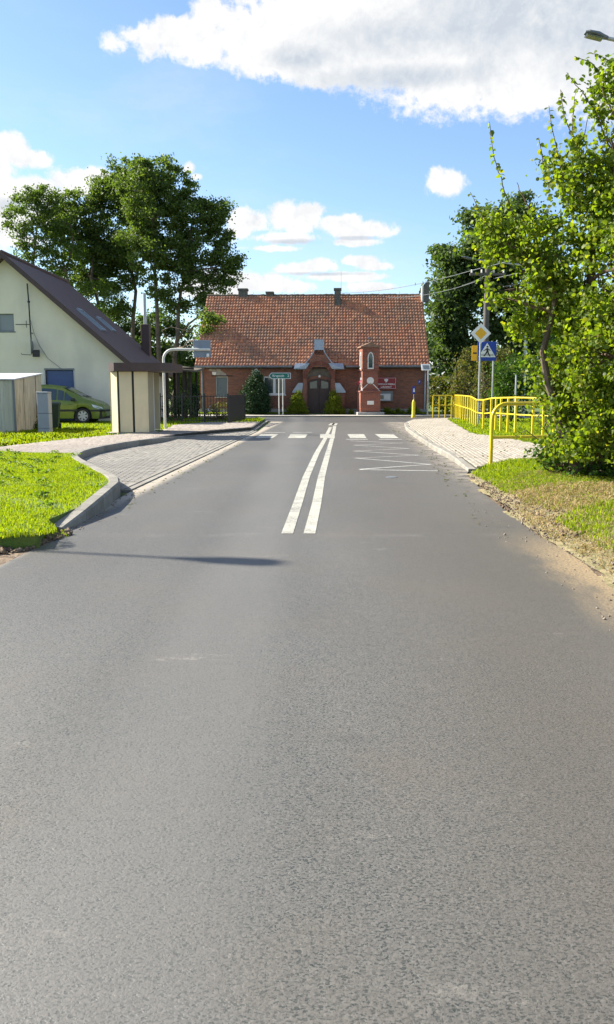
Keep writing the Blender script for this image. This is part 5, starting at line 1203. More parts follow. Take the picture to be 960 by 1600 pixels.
MB().lathe([(.20, -.09), (.31, -.10), (.335, -.05), (.335, .05), (.31, .10), (.20, .09), (.20, -.09)], 24, (0, 0, 0), 'x').build('tread', M['rubber'], ty, smooth=True)

# ============================================================ GREEN CAR
CYl = 35.3; cfx = A(163.5, 650, CYl)[0]
car = thing('parked_car', 'olive green parked family car, nose to the right, half hidden by the garage', 'car', (cfx - 2.14, CYl + .86, .12 + .0))
# local: x forward (nose at +2.14), y to the far side, near side at -0.86
WF, WR, WRd = 1.22, -1.35, .32
def top(x):
    K = [(-2.14, .95), (-2.05, 1.10), (-1.75, 1.52), (-1.2, 1.60), (-.3, 1.63), (.35, 1.55), (.75, 1.36), (1.15, 1.12), (1.35, 1.03), (1.7, .93), (1.98, .80), (2.10, .66), (2.14, .52)]
    return float(np.interp(x, [k[0] for k in K], [k[1] for k in K]))
def belt(x): return min(top(x) - .03, float(np.interp(x, [-2.14, -1.9, 0, 1.1, 1.6, 2.14], [.85, 1.0, .95, .91, .84, .50])))
def zbot(x):
    z = float(np.interp(x, [-2.14, -1.9, 1.9, 2.14], [.34, .22, .20, .30]))
    for c_ in (WF, WR):
        d_ = abs(x - c_)
        if d_ < .40: z = max(z, .32 + math.sqrt(.40 ** 2 - d_ ** 2) - .02)
    return z
def wid(x): return .86 * float(np.interp(x, [-2.14, -1.9, -1, 1.2, 1.8, 2.02, 2.14], [.82, .95, 1, .99, .93, .80, .55]))
xsn = sorted(set([round(v, 3) for v in list(np.linspace(-2.14, 2.14, 52)) + [WF - .4, WF + .4, WR - .4, WR + .4]])); V = []; Fq = []
nsec = 9
for x in xsn:
    W_x = wid(x); zb = zbot(x); bl = max(belt(x), zb + .05); tp = max(top(x), bl + .02); mid = (zb + bl) / 2
    gh = max(0, min(1, (tp - bl) / .55)); wr = W_x * (.97 - .26 * gh)
    sec = [(W_x * .97, zb), (W_x, mid), (W_x * .97, bl), (wr, bl + (tp - bl) * .88), (wr * .80, tp)]
    full = [(-a, z) for a, z in sec] + [(a, z) for a, z in reversed(sec)]
    V += [(x, a, z) for a, z in full]
n = 10
for i in range(len(xsn) - 1):
    for k in range(n - 1): Fq.append((i * n + k, i * n + k + 1, (i + 1) * n + k + 1, (i + 1) * n + k))
m = MB(); m.add(V, Fq); m.add([V[k] for k in range(n)], [tuple(range(n))]); m.add([V[(len(xsn) - 1) * n + k] for k in range(n)], [tuple(range(n))])
m.build('body', M['carpaint'], car, smooth=True)
MB().box(-1.95, 2.0, -.74, .74, .18, .60).build('underbody', M['trim_black'], car)
def side_pt(x, k, s):
    W_x = wid(x); bl = belt(x); tp = top(x); gh = max(0, min(1, (tp - bl) / .55)); wr = W_x * (.97 - .26 * gh); z = bl + (tp - bl) * .88 * k
    return (x, s * (W_x * .97 + (wr - W_x * .97) * k + .008), z)
for s in (-1, 1):
    for (xa, xb, ta, tb) in ((-1.75, -.95, .80, .86), (-.87, .12, .86, .86), (.18, .42, .84, .80), (.46, .98, .78, .20)):
        pv_ = []; nn = 6
        for i in range(nn + 1):
            x = xa + (xb - xa) * i / nn; kt = (ta + (tb - ta) * i / nn); pv_ += [side_pt(x, .06, s), side_pt(x, kt, s)]
        MB().add(pv_, [(2 * i, 2 * i + 2, 2 * i + 3, 2 * i + 1) for i in range(nn)]).build('side_window', M['glass'], car)
    MB().add([side_pt(xx, 0, s) for xx in (.98, .98)], []) if False else None
    for (xa, xb) in ((-.92, .14), (.14, 1.0)):
        MB().box(xa + .02, xb - .02, s * .865 - .006, s * .865 + .006, .50, .585).build('rub_strip', M['trim_black'], car)
    for xx in (-.5, .62): MB().bbox(xx, xx + .16, s * .875 - .012, s * .875 + .012, .80, .83, .004).build('door_handle', M['carpaint'], car)
    mb = MB(); 
    for xx in (-.90, .15, 1.02): mb.box(xx - .004, xx + .004, s * .866 - .004, s * .866 + .004, .28, .88)
    mb.build('door_gap', M['trim_black'], car)
    MB().bbox(.78, .95, s * .98 - .07, s * .98 + .07, .93, 1.06, .03).build('mirror', M['trim_black'], car)
    MB().add([(1.78, s * .82, .62), (2.03, s * .62, .60), (2.00, s * .60, .72), (1.66, s * .80, .80)], [(0, 1, 2, 3)]).build('headlight', M['headlamp'], car) if False else None
    hl = [(1.60, .775, .80), (1.86, .715, .72), (1.98, .60, .68), (2.02, .58, .60), (1.88, .72, .60), (1.66, .79, .68)]
    MB().add([(x + .012, s * (y + .055), z) for x, y, z in hl], [(0, 1, 2, 3, 4, 5)]).build('headlight', M['headlamp'], car)
for xx in (WF, WR):
    for s in (-1, 1):
        w_ = MB().lathe([(.22, 0), (.22, -.09), (.30, -.10), (.32, -.06), (.32, .06), (.30, .10), (.22, .09), (.22, 0)], 28, (xx, s * .76, .32), 'y').build('wheel', M['rubber'], car, smooth=True)
        mb = MB(); mb.lathe([(.225, 0), (.225, .02)], 24, (xx, s * .80, .32), 'y')
        mb.build('rim', M['trim_black'], w_)
        mb = MB(); mb.lathe([(.055, -.005), (.06, .012)], 12, (xx, s * .83, .32), 'y')
        for k in range(7):
            q = 2 * math.pi * k / 7; c_, s2 = math.cos(q), math.sin(q)
            pr = [(.04, -.035), (.205, -.045), (.205, .045), (.04, .035)]
            mb.prism([(xx + a * c_ - b * s2, .32 + a * s2 + b * c_) for a, b in pr], 'y', s * .832 - .006, s * .832 + .006)
        mb.lathe([(.195, -.006), (.225, -.006), (.225, .008), (.195, .008), (.195, -.006)], 24, (xx, s * .832, .32), 'y', False)
        mb.build('spokes', M['alloy'], w_)
MB().prism([(.44, top(.44) + .012), (1.16, top(1.16) + .012), (1.16, top(1.16) + .002), (.44, top(.44) + .002)], 'y', -.60, .60).build('windscreen', M['glass'], car)
mb = MB(); mb.bbox(1.90, 2.17, -.72, .72, .50, .58, .02); mb.box(1.55, 1.98, -.845, -.815, .50, .575); mb.box(1.55, 1.98, .815, .845, .50, .575); mb.build('bumper_strip', M['trim_black'], car)
for s in (-.3, .3): MB().tube([(1.12, s, top(1.12) + .03), (1.25, s + .3, top(1.2) + .0)], .012, 5).build('wiper', M['trim_black'], car)

# ============================================================ BUS SHELTER
bx0, by0 = G(187, 677.5, .14); s_ = by0 / F_PX
bsx = G(235, 677, .14)[0]; SW = bsx - bx0; SD = 2.1
bs = thing('bus_shelter', 'cream panelled bus shelter with flat dark brown roof edge on the left footway', 'bus shelter', (bx0, by0, .12))
zt = A(480, 580, by0)[1] - .12; zt2 = A(480, 567, by0)[1] - .12
MB().box(-.40, SW + .05, -.03, SD + .1, -.02, .05).build('base', M['concrete'], bs)
w3 = SW / 2
for i in range(2): MB().bbox(w3 * i + .035, w3 * (i + 1) - .035, 0, .04, .06, zt - .01, .006).build('panel', M['cream'], bs)
for i in range(3): MB().box(w3 * i - .028, w3 * i + .028, .012, .05, .06, zt - .01).build('joint_strip', M['dark_gap'], bs) if i < 2 else None
ch_ = MB(); ch_.prism([(-.30, .30), (-.035, .0), (-.01, .02), (-.27, .33)], 'z', .06, zt - .01); ch_.build('panel', M['cream'], bs)
MB().box(-.33, -.29, .30, SD, .06, zt - .01).build('panel', M['cream'], bs)
MB().box(-.30, SW, SD - .04, SD, .06, zt - .01).build('panel', M['cream'], bs)
MB().bbox(SW - .035, SW, -.01, .05, .06, zt - .005, .006).build('corner_post', M['cream'], bs)
MB().box(SW - .03, SW - .002, .06, .95, .06, zt - .02).build('panel', plain('tan_panel', (.36, .30, .19), .8, .1, 3), bs)
MB().box(SW - .04, SW + .01, .96, 1.02, .06, zt - .02).build('corner_post', M['white'], bs)
MB().box(-.2, .15, .5, SD - .2, .42, .46).build('bench', M['wood'], bs)
rl, rr_ = A(168, 575, by0)[0] - bx0, A(268, 575, by0)[0] - bx0
q = [(rl, .15), (rl + .25, -.22), (rr_ - .3, -.22), (rr_, .1), (rr_, SD + .3), (rl, SD + .3)]
MB().prism(q, 'z', zt, zt2).build('roof', M['trim_brown'], bs)
# ============================================================ overhead direction panel seen from behind
x, y = G(257, 671.5, .12)
pp = thing('gantry_sign', 'grey back of a panel sign hung on a bent steel pole beyond the bus shelter', 'road sign', (x, y + .2, .10), R(2))
def pz(py): return A(480, py, y)[1] - .10
def pxx(px): return A(px, 600, y)[0] - x
zt = pz(545.5); r_ = .35
arc = [(r_ - r_ * math.cos(k), 0, zt - r_ + r_ * math.sin(k)) for k in np.linspace(0, math.pi / 2, 7)]
MB().tube([(.0, 0, -.2)] + arc + [(pxx(328.5), 0, zt)], .046, 12).build('pole', M['paint_pole'], pp, smooth=True)
x0_, x1_, z0_, z1_ = pxx(302), pxx(329), pz(558), pz(530.5)
MB().bbox(x0_, x1_, .06, .08, z0_, z1_, .006).build('panel', M['sign_back'], pp)
MB().box(x0_ + .02, x1_ - .02, .03, .059, zt - .02, zt + .02).build('stiffener', M['galv'], pp)
MB().bbox(pxx(322.5), pxx(326.5), -.05, .05, pz(557), pz(552), .01).build('junction_box', M['white'], pp)

# ============================================================ black garden fence
def G_(px, py): return G(px, py, .10)
fa = [G_(251, 661), G_(357, 662.5), G_(383, 656.5)]
gf = thing('garden_fence', 'low black metal bar fence with roses in front of the brick hall', 'fence', (fa[0][0], fa[0][1], .1))
fh = 1.18; a = Vector(fa[0]); 
for seg, (p, q) in enumerate(zip(fa[:-1], fa[1:])):
    p = Vector(p) - a; q = Vector(q) - a; L = (q - p).length; n = int(L / (.13 if seg == 0 else .095)); ang = math.atan2(q.y - p.y, q.x - p.x)
    for z in (.12, fh - .05): MB().box(0, L, -.012, .012, z, z + .03).build('rail', M['black_metal'], gf, (p.x, p.y, 0), ang)
    bme = MB().box(-.009 - .02 * seg, .009 + .02 * seg, -.009, .009, .02, fh + .02).mesh('bar'); bme.materials.append(M['black_metal'])
    for i in range(1, n):
        c_ = p.lerp(q, i / n); o = link('bar', bme, gf, (c_.x, c_.y, 0)); o.rotation_euler = (0, 0, ang)
    for k in ([0, .33, .66] if seg == 0 else [0, 1]):
        c_ = p.lerp(q, k); MB().bbox(-.035, .035, -.035, .035, -.1, fh + .10, .006).build('post', M['black_metal'], gf, (c_.x, c_.y, 0), ang)
# dark timber pergola behind the shelter
px0, py0 = A(262, 640, 42)[0], 42
pg = thing('garden_pergola', 'dark brown timber pergola with a tiled lean-to roof beyond the bus shelter', 'pergola', (px0, py0, .1))
def gz_(py): return A(480, py, 42)[1] - .1
xw = A(298, 640, 42)[0] - px0
for xx in (0, xw * .5, xw * .74, xw):
    MB().bbox(xx - .07, xx + .07, -.07, .07, -.1, gz_(577), .01).build('post', M['dark_wood'], pg)
    MB().bbox(xx - .07, xx + .07, 2.4, 2.54, -.1, gz_(577), .01).build('post', M['dark_wood'], pg)
MB().box(-.3, xw + .2, -.1, .1, gz_(579), gz_(574)).build('beam', M['dark_wood'], pg)
mb = MB(); mb.add([(-.9, -.4, gz_(572)), (xw + .35, -.4, gz_(579)), (xw + .35, 2.9, gz_(579) + .2), (-.9, 2.9, gz_(566)), (-.9, -.4, gz_(575)), (xw + .35, -.4, gz_(582)), (xw + .35, 2.9, gz_(582) + .2), (-.9, 2.9, gz_(569))], [(0, 1, 2, 3), (4, 5, 6, 7), (0, 1, 5, 4), (1, 2, 6, 5), (2, 3, 7, 6), (3, 0, 4, 7)]); mb.build('roof', M['ridge'], pg)

# ============================================================ poles, lamps, cables
def lamp(name, label, base, top, head, hl, tiltdeg, group, dirv, ws=1.0):
    o = thing(name, label, 'street lamp', base, 0, group); b = Vector(base); t_ = Vector(top) - b; h = Vector(head) - b; d = Vector(dirv).normalized()
    if t_.x == 0 or True: MB().tube([(0, 0, -.2), (0, 0, t_.z * .5), (0, 0, t_.z - .4), ((h.x - 0) * .12, (h.y - 0) * .12, t_.z - .02), (h.x, h.y, h.z)], [.09, .075, .055, .04, .032], 10).build('pole', M['galv'], o, smooth=True)
    z = Vector((0, 0, 1)); s = d.cross(z).normalized()
    mb = MB(); sec = [(0, .04, .03), (.12, .05, .04), (.30, .10, .05), (.62, .11, .035), (.74, .07, .018)]
    vs = []
    for (u, w_, th_) in sec:
        u *= hl / .74; w_ *= ws
        for (a, c_) in ((-w_, 0), (-w_ * .7, th_), (w_ * .7, th_), (w_, 0), (w_ * .8, -th_ * .5), (-w_ * .8, -th_ * .5)):
            vs.append(h + d * u + s * a + Vector((0, 0, c_)))
    fs = [(i * 6 + k, i * 6 + (k + 1) % 6, (i + 1) * 6 + (k + 1) % 6, (i + 1) * 6 + k) for i in range(4) for k in range(6)] + [tuple(range(6)), tuple(range(24, 30))]
    mb.add(vs, fs); mb.build('lamp_head', M['gutter'], o)
    mb = MB(); c_ = h + d * hl * .62; mb.add([c_ + d * a + s * b2 + Vector((0, 0, -.036)) for a, b2 in ((-.17, -.09), (.14, -.09), (.14, .09), (-.17, .09))] + [c_ + d * a + s * b2 + Vector((0, 0, -.055)) for a, b2 in ((-.15, -.07), (.12, -.07), (.12, .07), (-.15, .07))], [(4, 5, 6, 7), (0, 1, 5, 4), (1, 2, 6, 5), (2, 3, 7, 6), (3, 0, 4, 7)]); mb.build('lens', M['glass_grey'], o)
    return o
LY = 15.5
h0 = P3(950, 60, LY); h1 = P3(914, 51, LY)
lamp('street_lamp', 'street lamp head reaching in at the top right above the young tree', (h0.x + 2.6, LY + .3, 0), (h0.x + 2.6, LY + .3, h0.z - .3), h0[:], (h1 - h0).length, 0, 'street lamps along the road', (h1 - h0))
Y2 = 42.0; h0 = P3(745, 406, Y2); h1 = P3(722, 401, Y2)
lamp('street_lamp', 'far pale street lamp among the dark trees beside the wooden utility pole', (h0.x + 2.6, Y2 + .2, .1), (h0.x + 2.6, Y2 + .2, h0.z - .2), h0[:], (h1 - h0).length, 0, 'street lamps along the road', (h1 - h0))
# left lamp whose arm shadow falls across the road
tip = Vector(G(440, 880) + (0,)); q = Vector(G(60, 862) + (0,)); hL = 8.2
tipL = tip + SV * (hL / SV.z); dd = (tip - q); dd.z = 0
baseL = tipL - dd.normalized() * 3.4
lamp('street_lamp', 'street lamp outside the left edge whose arm throws a thin shadow over the road', (baseL.x, baseL.y, 0), (baseL.x, baseL.y, hL - .25), (tipL - dd.normalized() * 1.0)[:], 1.0, 0, 'street lamps along the road', dd.normalized()[:], 1.5)
up_ = thing('utility_pole', 'grey wooden utility pole half hidden in the dark trees on the right', 'utility pole', (A(757, 600, 43)[0], 43, .1))
zt = A(480, 408, 43)[1] - .1
MB().tube([(0, 0, -.3), (0, 0, zt)], [.19, .13], 12).build('pole', M['wood'], up_, smooth=True)
MB().bbox(-.9, .9, -.06, .06, zt - .7, zt - .58, .01).build('crossarm', M['wood'], up_)
for xx in (-.8, -.3, .3, .8): MB().lathe([(.02, 0), (.05, .04), (.035, .09), (.05, .13), (.02, .17)], 8, (xx, 0, zt - .58)).build('insulator', M['whitewash'], up_)
U = Vector(up_.location)
def sag(a, b, s, n=14):
    a = Vector(a); b = Vector(b); return [a.lerp(b, i / n) - Vector((0, 0, s * 4 * (i / n) * (1 - i / n))) for i in range(n + 1)]
def cable(a, b, s, label, r=.014):
    o = MB().tube(sag(a, b, s), r, 5).build('power_cable', M['gutter']); setp(o, label, 'cable', 'overhead cables by the hall'); return o
cable(U + Vector((-.8, 0, zt - .45)), (A(535, 458, 56.2)[0], 56.2, A(535, 458, 56.2)[1]), .25, 'overhead cable running from the pole down to the middle of the hall ridge')
cable(U + Vector((-.3, 0, zt - .9)), (A(600, 461, 56.6)[0], 56.8, A(600, 461, 56.6)[1] - .1), .3, 'lower overhead cable from the pole to the right part of the hall ridge')
cable(U + Vector((.3, 0, zt - .45)), (A(690, 470, 75)[0], 75, A(690, 446, 75)[1]), .4, 'overhead cable running away behind the dark tree from the pole')
for k, (xx, nm) in enumerate(((-.8, 'outermost'), (.3, 'middle'), (.8, 'innermost'))):
    cable(U + Vector((xx, 0, zt - .45 - k * .4)), (13.5 + k * .5, 12, 7.6 - k * .3), .5, nm + ' overhead cable from the wooden pole forward over the right verge')
x, y = G(805, 684, .1)
o = thing('sign_post', 'bare thin grey post standing behind the yellow railing beside the big shrub', 'post', (A(805, 640, 29.5)[0], 29.5, .08)); MB().tube([(0, 0, -.1), (0, 0, A(480, 590, 29.5)[1])], .03, 10).build('pole', M['galv'], o)
MB().lathe([(.036, 0), (.03, .02)], 10, (0, 0, A(480, 590, 29.5)[1])).build('cap', M['gutter'], o)
o = thing('sign_post', 'far thin grey post behind the corner of the yellow railing near the hall', 'post', (A(710, 640, 52)[0], 52, .08)); MB().tube([(0, 0, -.1), (0, 0, A(480, 578, 52)[1])], .035, 10).build('pole', M['galv'], o)
MB().lathe([(.04, 0), (.03, .02)], 10, (0, 0, A(480, 578, 52)[1])).build('cap', M['gutter'], o)
print('built things')
# ============================================================ TREES
def bl(Y, lst, k=1.0, yk=1.0):
    """lobes of a crown: (px, py, rx, ry) measured on the photo, at distance Y (+dy)"""
    out = []
    for e in lst:
        px, py, rx, ry = e[:4]; yy = Y + (e[4] if len(e) > 4 else 0); s = yy / F_PX
        p = P3(px, py, yy); out.append((tuple(p), (rx * s * k, (rx + ry) / 2 * s * yk, ry * s * k)))
    return out
TY = 66
tree('locust_tree', 'tall open crowned tree at the left of the group, behind the brown roof', (A(95, 600, TY)[0], TY, 0), [(P3(60, 340, TY)[:], 0), (P3(110, 350, TY)[:], .3)],
     bl(TY, [(48, 320, 38, 26), (30, 345, 24, 26), (75, 310, 26, 20), (60, 370, 36, 26), (95, 345, 24, 30), (45, 395, 26, 14), (105, 400, 30, 28), (80, 415, 30, 22), (150, 460, 26, 26)]), M['l_locust2'], .20, .46, 48, .20, 1.15, 'trees behind the white house', shell=.35)
tree('locust_tree', 'middle tree of the tall group with a broad crown over the brown roof', (A(182, 600, TY + 3)[0], TY + 3, 0), [(P3(140, 330, TY + 3)[:], -.2), (P3(195, 300, TY + 3)[:], .25)],
     bl(TY + 3, [(120, 325, 36, 28), (150, 350, 40, 34), (195, 270, 32, 24), (185, 310, 34, 34), (215, 330, 30, 36), (130, 380, 38, 26), (180, 390, 36, 30), (170, 440, 30, 24), (205, 430, 24, 24), (140, 430, 26, 20), (185, 480, 28, 18), (90, 350, 22, 26), (160, 300, 26, 26), (120, 440, 40, 24), (160, 400, 36, 30), (200, 390, 30, 30), (225, 290, 22, 26)]), M['l_locust'], .21, .47, 76, .21, 1.15, 'trees behind the white house', shell=.3)
tree('locust_tree', 'tallest dark tree at the right of the group, overhanging the hall roof', (A(262, 600, 64)[0], 64, 0), [(P3(240, 300, 64)[:], -.2), (P3(300, 350, 64)[:], .3)],
     bl(64, [(245, 270, 40, 24), (220, 300, 38, 32), (275, 300, 36, 32), (245, 340, 44, 36), (300, 340, 36, 32), (335, 330, 24, 22), (345, 355, 18, 26), (320, 385, 40, 30), (355, 410, 24, 24), (270, 390, 44, 32), (235, 400, 34, 34), (340, 440, 26, 18), (300, 430, 34, 28), (250, 450, 26, 22), (365, 420, 14, 16), (215, 365, 30, 30), (275, 480, 22, 18), (315, 470, 18, 18), (330, 505, 17, 20, -10), (320, 532, 12, 12, -10), (345, 480, 14, 12, -7)]), M['l_locust'], .21, .46, 78, .22, 1.15, 'trees behind the white house', shell=.25)
tree('background_tree', 'dark leafy tree low behind the chimney with the steel flue', (A(245, 600, TY + 8)[0], TY + 8, 0), [(P3(245, 540, TY + 8)[:], 0)],
     bl(TY + 8, [(200, 530, 40, 34), (250, 535, 50, 44), (280, 575, 40, 40), (225, 590, 40, 30), (160, 500, 30, 20), (290, 620, 20, 26), (255, 500, 30, 20)]), M['l_dark'], .28, .8, 110, .2, 1.1, 'trees behind the white house')
tree('background_tree', 'bright sunlit tree seen in the gap left of the brick hall', (A(305, 600, 72)[0], 72, 0), [(P3(308, 590, 72)[:], 0)],
     bl(72, [(302, 590, 14, 26), (310, 610, 12, 24), (290, 610, 14, 26), (308, 636, 14, 14)]), M['l_bright'], .26, .8, 60, .14, .9, 'trees behind the white house')
# right side
tree('oak_tree', 'tall dark round crowned tree just right of the hall gable', (A(750, 600, 60)[0], 60, 0), [(P3(735, 420, 60)[:], 0), (P3(775, 400, 60)[:], .4)],
     bl(60, [(735, 400, 40, 30), (700, 425, 28, 32), (770, 360, 36, 34), (750, 345, 22, 18), (705, 470, 34, 34), (695, 505, 26, 36), (740, 450, 40, 40), (725, 520, 40, 36), (775, 430, 40, 50), (700, 545, 26, 20), (735, 565, 36, 26), (690, 400, 14, 14), (790, 500, 44, 50), (718, 575, 18, 16), (770, 590, 40, 34), (830, 400, 50, 60), (850, 500, 60, 60), (800, 330, 30, 26)]), M['l_dark'], .30, .75, 140, .42, 1.25, None, shell=.35)
tree('young_tree', 'small loose green tree beyond the corner of the hall by the yellow railing', (A(688, 640, 66)[0], 66, 0), [(P3(690, 600, 66)[:], 0)],
     bl(66, [(686, 600, 16, 16), (680, 620, 14, 20), (700, 610, 16, 22), (710, 625, 14, 18), (693, 630, 18, 14)]), M['l_mixed'], .20, .5, 55, .10, 1.1)
for k, (px, Yk, lob, mt, lab) in enumerate((
    (735, 47, [(730, 590, 20, 34), (742, 560, 18, 22), (728, 620, 18, 22), (718, 600, 10, 18)], 'l_mixed', 'brownish green shrub behind the priority sign poles'),
    (765, 42, [(765, 600, 22, 40), (775, 570, 18, 26), (760, 560, 12, 20)], 'l_mixed', 'tall russet shrub between the two sign poles'),
    (800, 37, [(800, 620, 30, 36), (815, 585, 26, 34), (790, 590, 20, 30)], 'l_ash', 'broad green shrub right of the crossing sign poles'),
    (715, 50, [(705, 628, 16, 14), (722, 632, 14, 14)], 'l_golden', 'low yellow green shrub behind the far end of the long railing'),
    (850, 31, [(880, 590, 36, 60), (920, 620, 50, 60), (880, 530, 44, 40)], 'l_ash', 'large dark green shrub mass behind the railing near the big leaning tree'))):
    shrub('roadside_shrub', lab, (A(px, 640, Yk)[0], Yk, .08), bl(Yk, lob), M[mt], .14 if Yk > 40 else .13, .38, 70, 1.3, 'shrubs behind the yellow railing')

# near tree on the right: big soft leaves, long shoots against the sky
NY = 12.6
nb_ = bl(NY, [(915, 640, 58, 60), (893, 560, 66, 60, .6), (905, 450, 92, 72, .3), (850, 395, 62, 52, .4), (925, 340, 82, 66, 0), (915, 262, 52, 42, 0), (955, 215, 48, 40, -.2), (812, 425, 28, 50, .8), (838, 500, 34, 42, .8), (797, 362, 22, 24, .6), (795, 455, 16, 22, .7), (866, 605, 24, 44, .6), (970, 560, 80, 80, -.6), (985, 420, 80, 90, -.8), (1060, 480, 110, 160, .6), (1050, 300, 100, 110, .6), (990, 150, 54, 50, 0), (772, 392, 14, 26, .8), (778, 462, 13, 26, .8), (760, 352, 9, 12, .8), (955, 300, 40, 50, 0), (880, 700, 34, 34, .2), (940, 700, 50, 34, -.2), (1080, 640, 90, 70, 0), (1010, 660, 60, 60, .3), (925, 610, 50, 50, .7), (900, 680, 36, 44, .5), (960, 650, 50, 50, -.2)])
bx, byy = A(935, 700, NY + .4)[0], NY + .4
nt = thing('roadside_tree', 'big leaning broad leaved tree with yellow green leaves filling the right edge', 'tree', (bx, byy, .25))
NB = Vector((bx, byy, .25))
pts, cls = crown_points(nb_, .24, 92, .8, .28, 1.1)
pts = pts[(pts[:, 2] > .45)]
# thin out so that sky shows near the outline at the top
kk = np.sin(pts[:, 0] * 3.1 + 1) * np.sin(pts[:, 1] * 2.7) * np.sin(pts[:, 2] * 3.3 + .5)
pts = pts[(kk > -.42) | (pts[:, 2] < 3.0)]
mb = MB(); spn = [limb(mb, (0, 0, -.4), P3(930, 330, NY) - NB, .13, .05, .05, 8, 9), limb(mb, (.12, 0, -.4), P3(870, 450, NY + .3) - NB, .10, .03, .06, 7, 8), limb(mb, (.3, .1, -.4), P3(1040, 380, NY + .4) - NB, .11, .04, .05, 7, 8)]
mb.build('trunk', M['bark'], nt, smooth=True)
mb = MB()
for (c, r), cc in zip(nb_, cls):
    c = Vector(c) - NB; best = min(((p - c).length, i, j) for i, s in enumerate(spn) for j, p in enumerate(s) if p.z < c.z + .2 or j < 2); lp = limb(mb, spn[best[1]][best[2]], c, .035, .012, .1, 5, 6)
    for q in cc[:10]: limb(mb, lp[rng.integers(2, 5)], Vector(q) - NB, .010, .003, .12, 3, 4)
mb.build('branches', M['twig'], nt, smooth=True)['kind'] = 'stuff'
me = leaf_mesh('foliage', pts - np.array(NB), .064, LEAFR); me.materials.append(M['l_near']); link('crown', me, nt)['kind'] = 'stuff'
# shoots: (pixels, distance)
shoots = [([(815, 360), (800, 330), (786, 290), (772, 245), (765, 190)], NY + .2), ([(800, 400), (775, 370), (757, 345), (735, 300)], NY + .5), ([(890, 330), (880, 280), (869, 225), (858, 165)], NY), ([(935, 300), (905, 235), (880, 175), (876, 140)], NY - .1), ([(965, 260), (938, 190), (915, 150), (886, 113)], NY), ([(975, 170), (945, 120), (925, 98), (898, 88)], NY + .1), ([(985, 150), (968, 110), (950, 92), (925, 84)], NY - .2), ([(860, 300), (848, 250), (842, 215)], NY + .3), ([(905, 260), (893, 200), (898, 150)], NY + .2), ([(985, 230), (950, 160), (940, 135)], NY - .2), ([(830, 330), (815, 300), (808, 285)], NY + .3), ([(930, 270), (912, 215), (920, 180)], NY + .1)]
leafme = []
for k in range(6):
    V, Fq = LEAFR; sc = np.array([1, random.uniform(.9, 1.15), 1]); V2 = (V + np.array([.5, 0, 0])) * sc * .105 * random.uniform(.8, 1.15)
    m_ = bpy.data.meshes.new('leaf'); m_.from_pydata([tuple(v) for v in V2], [], [tuple(f) for f in Fq]); m_.materials.append(M['l_near'] if k != 3 else M['l_near']); leafme.append(m_)
nleaf = 0
for pxs, yy in shoots:
    pl = [P3(a, b, yy + random.uniform(-.05, .05)) - NB for a, b in pxs]; fine = []
    for a, b in zip(pl[:-1], pl[1:]):
        for i in range(4): fine.append(a.lerp(b, i / 4) + Vector(rng.normal(size=3)) * .008)
    fine.append(pl[-1]); n = len(fine)
    MB().tube(fine, [.010 * (1 - .8 * i / n) + .0015 for i in range(n)], 5).build('twig', M['twig'], nt, smooth=True)
    L = sum((b - a).length for a, b in zip(fine[:-1], fine[1:])); steps = int(L / .040)
    for i in range(steps):
        if nleaf >= 290: break
        k = (i + .5) / steps * (n - 1); p = fine[int(k)].lerp(fine[min(int(k) + 1, n - 1)], k % 1)
        o = link('leaf', random.choice(leafme), nt, p); s = random.uniform(.65, 1.25) * (1.0 - .3 * (i / steps)); o.scale = (s, s, s)
        o.rotation_euler = (random.uniform(-1.1, 1.1), random.uniform(-.2, 1.3), random.uniform(0, 6.28)); nleaf += 1
# lower shrub with compound leaves reaching over the pavement
sy = 13.4
shrub('elder_bush', 'low bush with pinnate leaves leaning over the pavement end below the big tree', (A(880, 720, sy)[0], sy, .2), bl(sy, [(874, 694, 26, 30), (852, 716, 20, 22, -.2), (885, 725, 38, 26, .1), (915, 705, 34, 36, .4), (950, 730, 40, 24, -.3), (915, 735, 34, 16, -.6), (955, 740, 34, 16, -.8), (990, 725, 34, 26, -.6), (880, 742, 26, 12, -.5)]), M['l_ash'], .085, .16, 20, 1.0, None, 'bush', .3)
sy = 13.2; elb = thing('elder_sprig', 'leafy sprigs hanging out to the left of the low bush over the kerb grass', 'sprig', (A(862, 720, sy)[0], sy, .25))
EB = Vector(elb.location)
for pxs in ([(868, 700), (845, 690), (822, 672), (806, 684)], [(870, 720), (845, 712), (828, 705)], [(875, 735), (850, 740), (838, 748)], [(865, 690), (850, 668), (836, 655)], [(880, 745), (862, 752), (852, 757)]):
    pl = [P3(a, b, sy) - EB for a, b in pxs]; MB().tube(pl, [.008] * (len(pl) - 1) + [.002], 5).build('twig', M['twig'], elb)
    tot = 14
    for i in range(tot):
        k = i / tot * (len(pl) - 1) * .98; j = int(k); p = pl[j].lerp(pl[j + 1], k - j); d_ = (pl[j + 1] - pl[j]).normalized()
        o = link('leaf', random.choice(leafme), elb, p); s = random.uniform(.6, .9); o.scale = (s, s * .6, s); ang = math.atan2(d_.z, d_.x)
        o.rotation_euler = (random.uniform(-.5, .5), -ang + (.8 if i % 2 else -.8), random.uniform(-.7, .7)); 
# hedge bottom weeds
shrub('weed_clump', 'weedy tuft at the foot of the corrugated garage beside the cabinet', (A(50, 665, 29.8)[0], 29.8, .12), bl(29.8, [(50, 668, 12, 10), (58, 662, 8, 12), (44, 672, 8, 6)]), M['l_ash'], .06, .12, 18, 1.2, None, 'weeds')
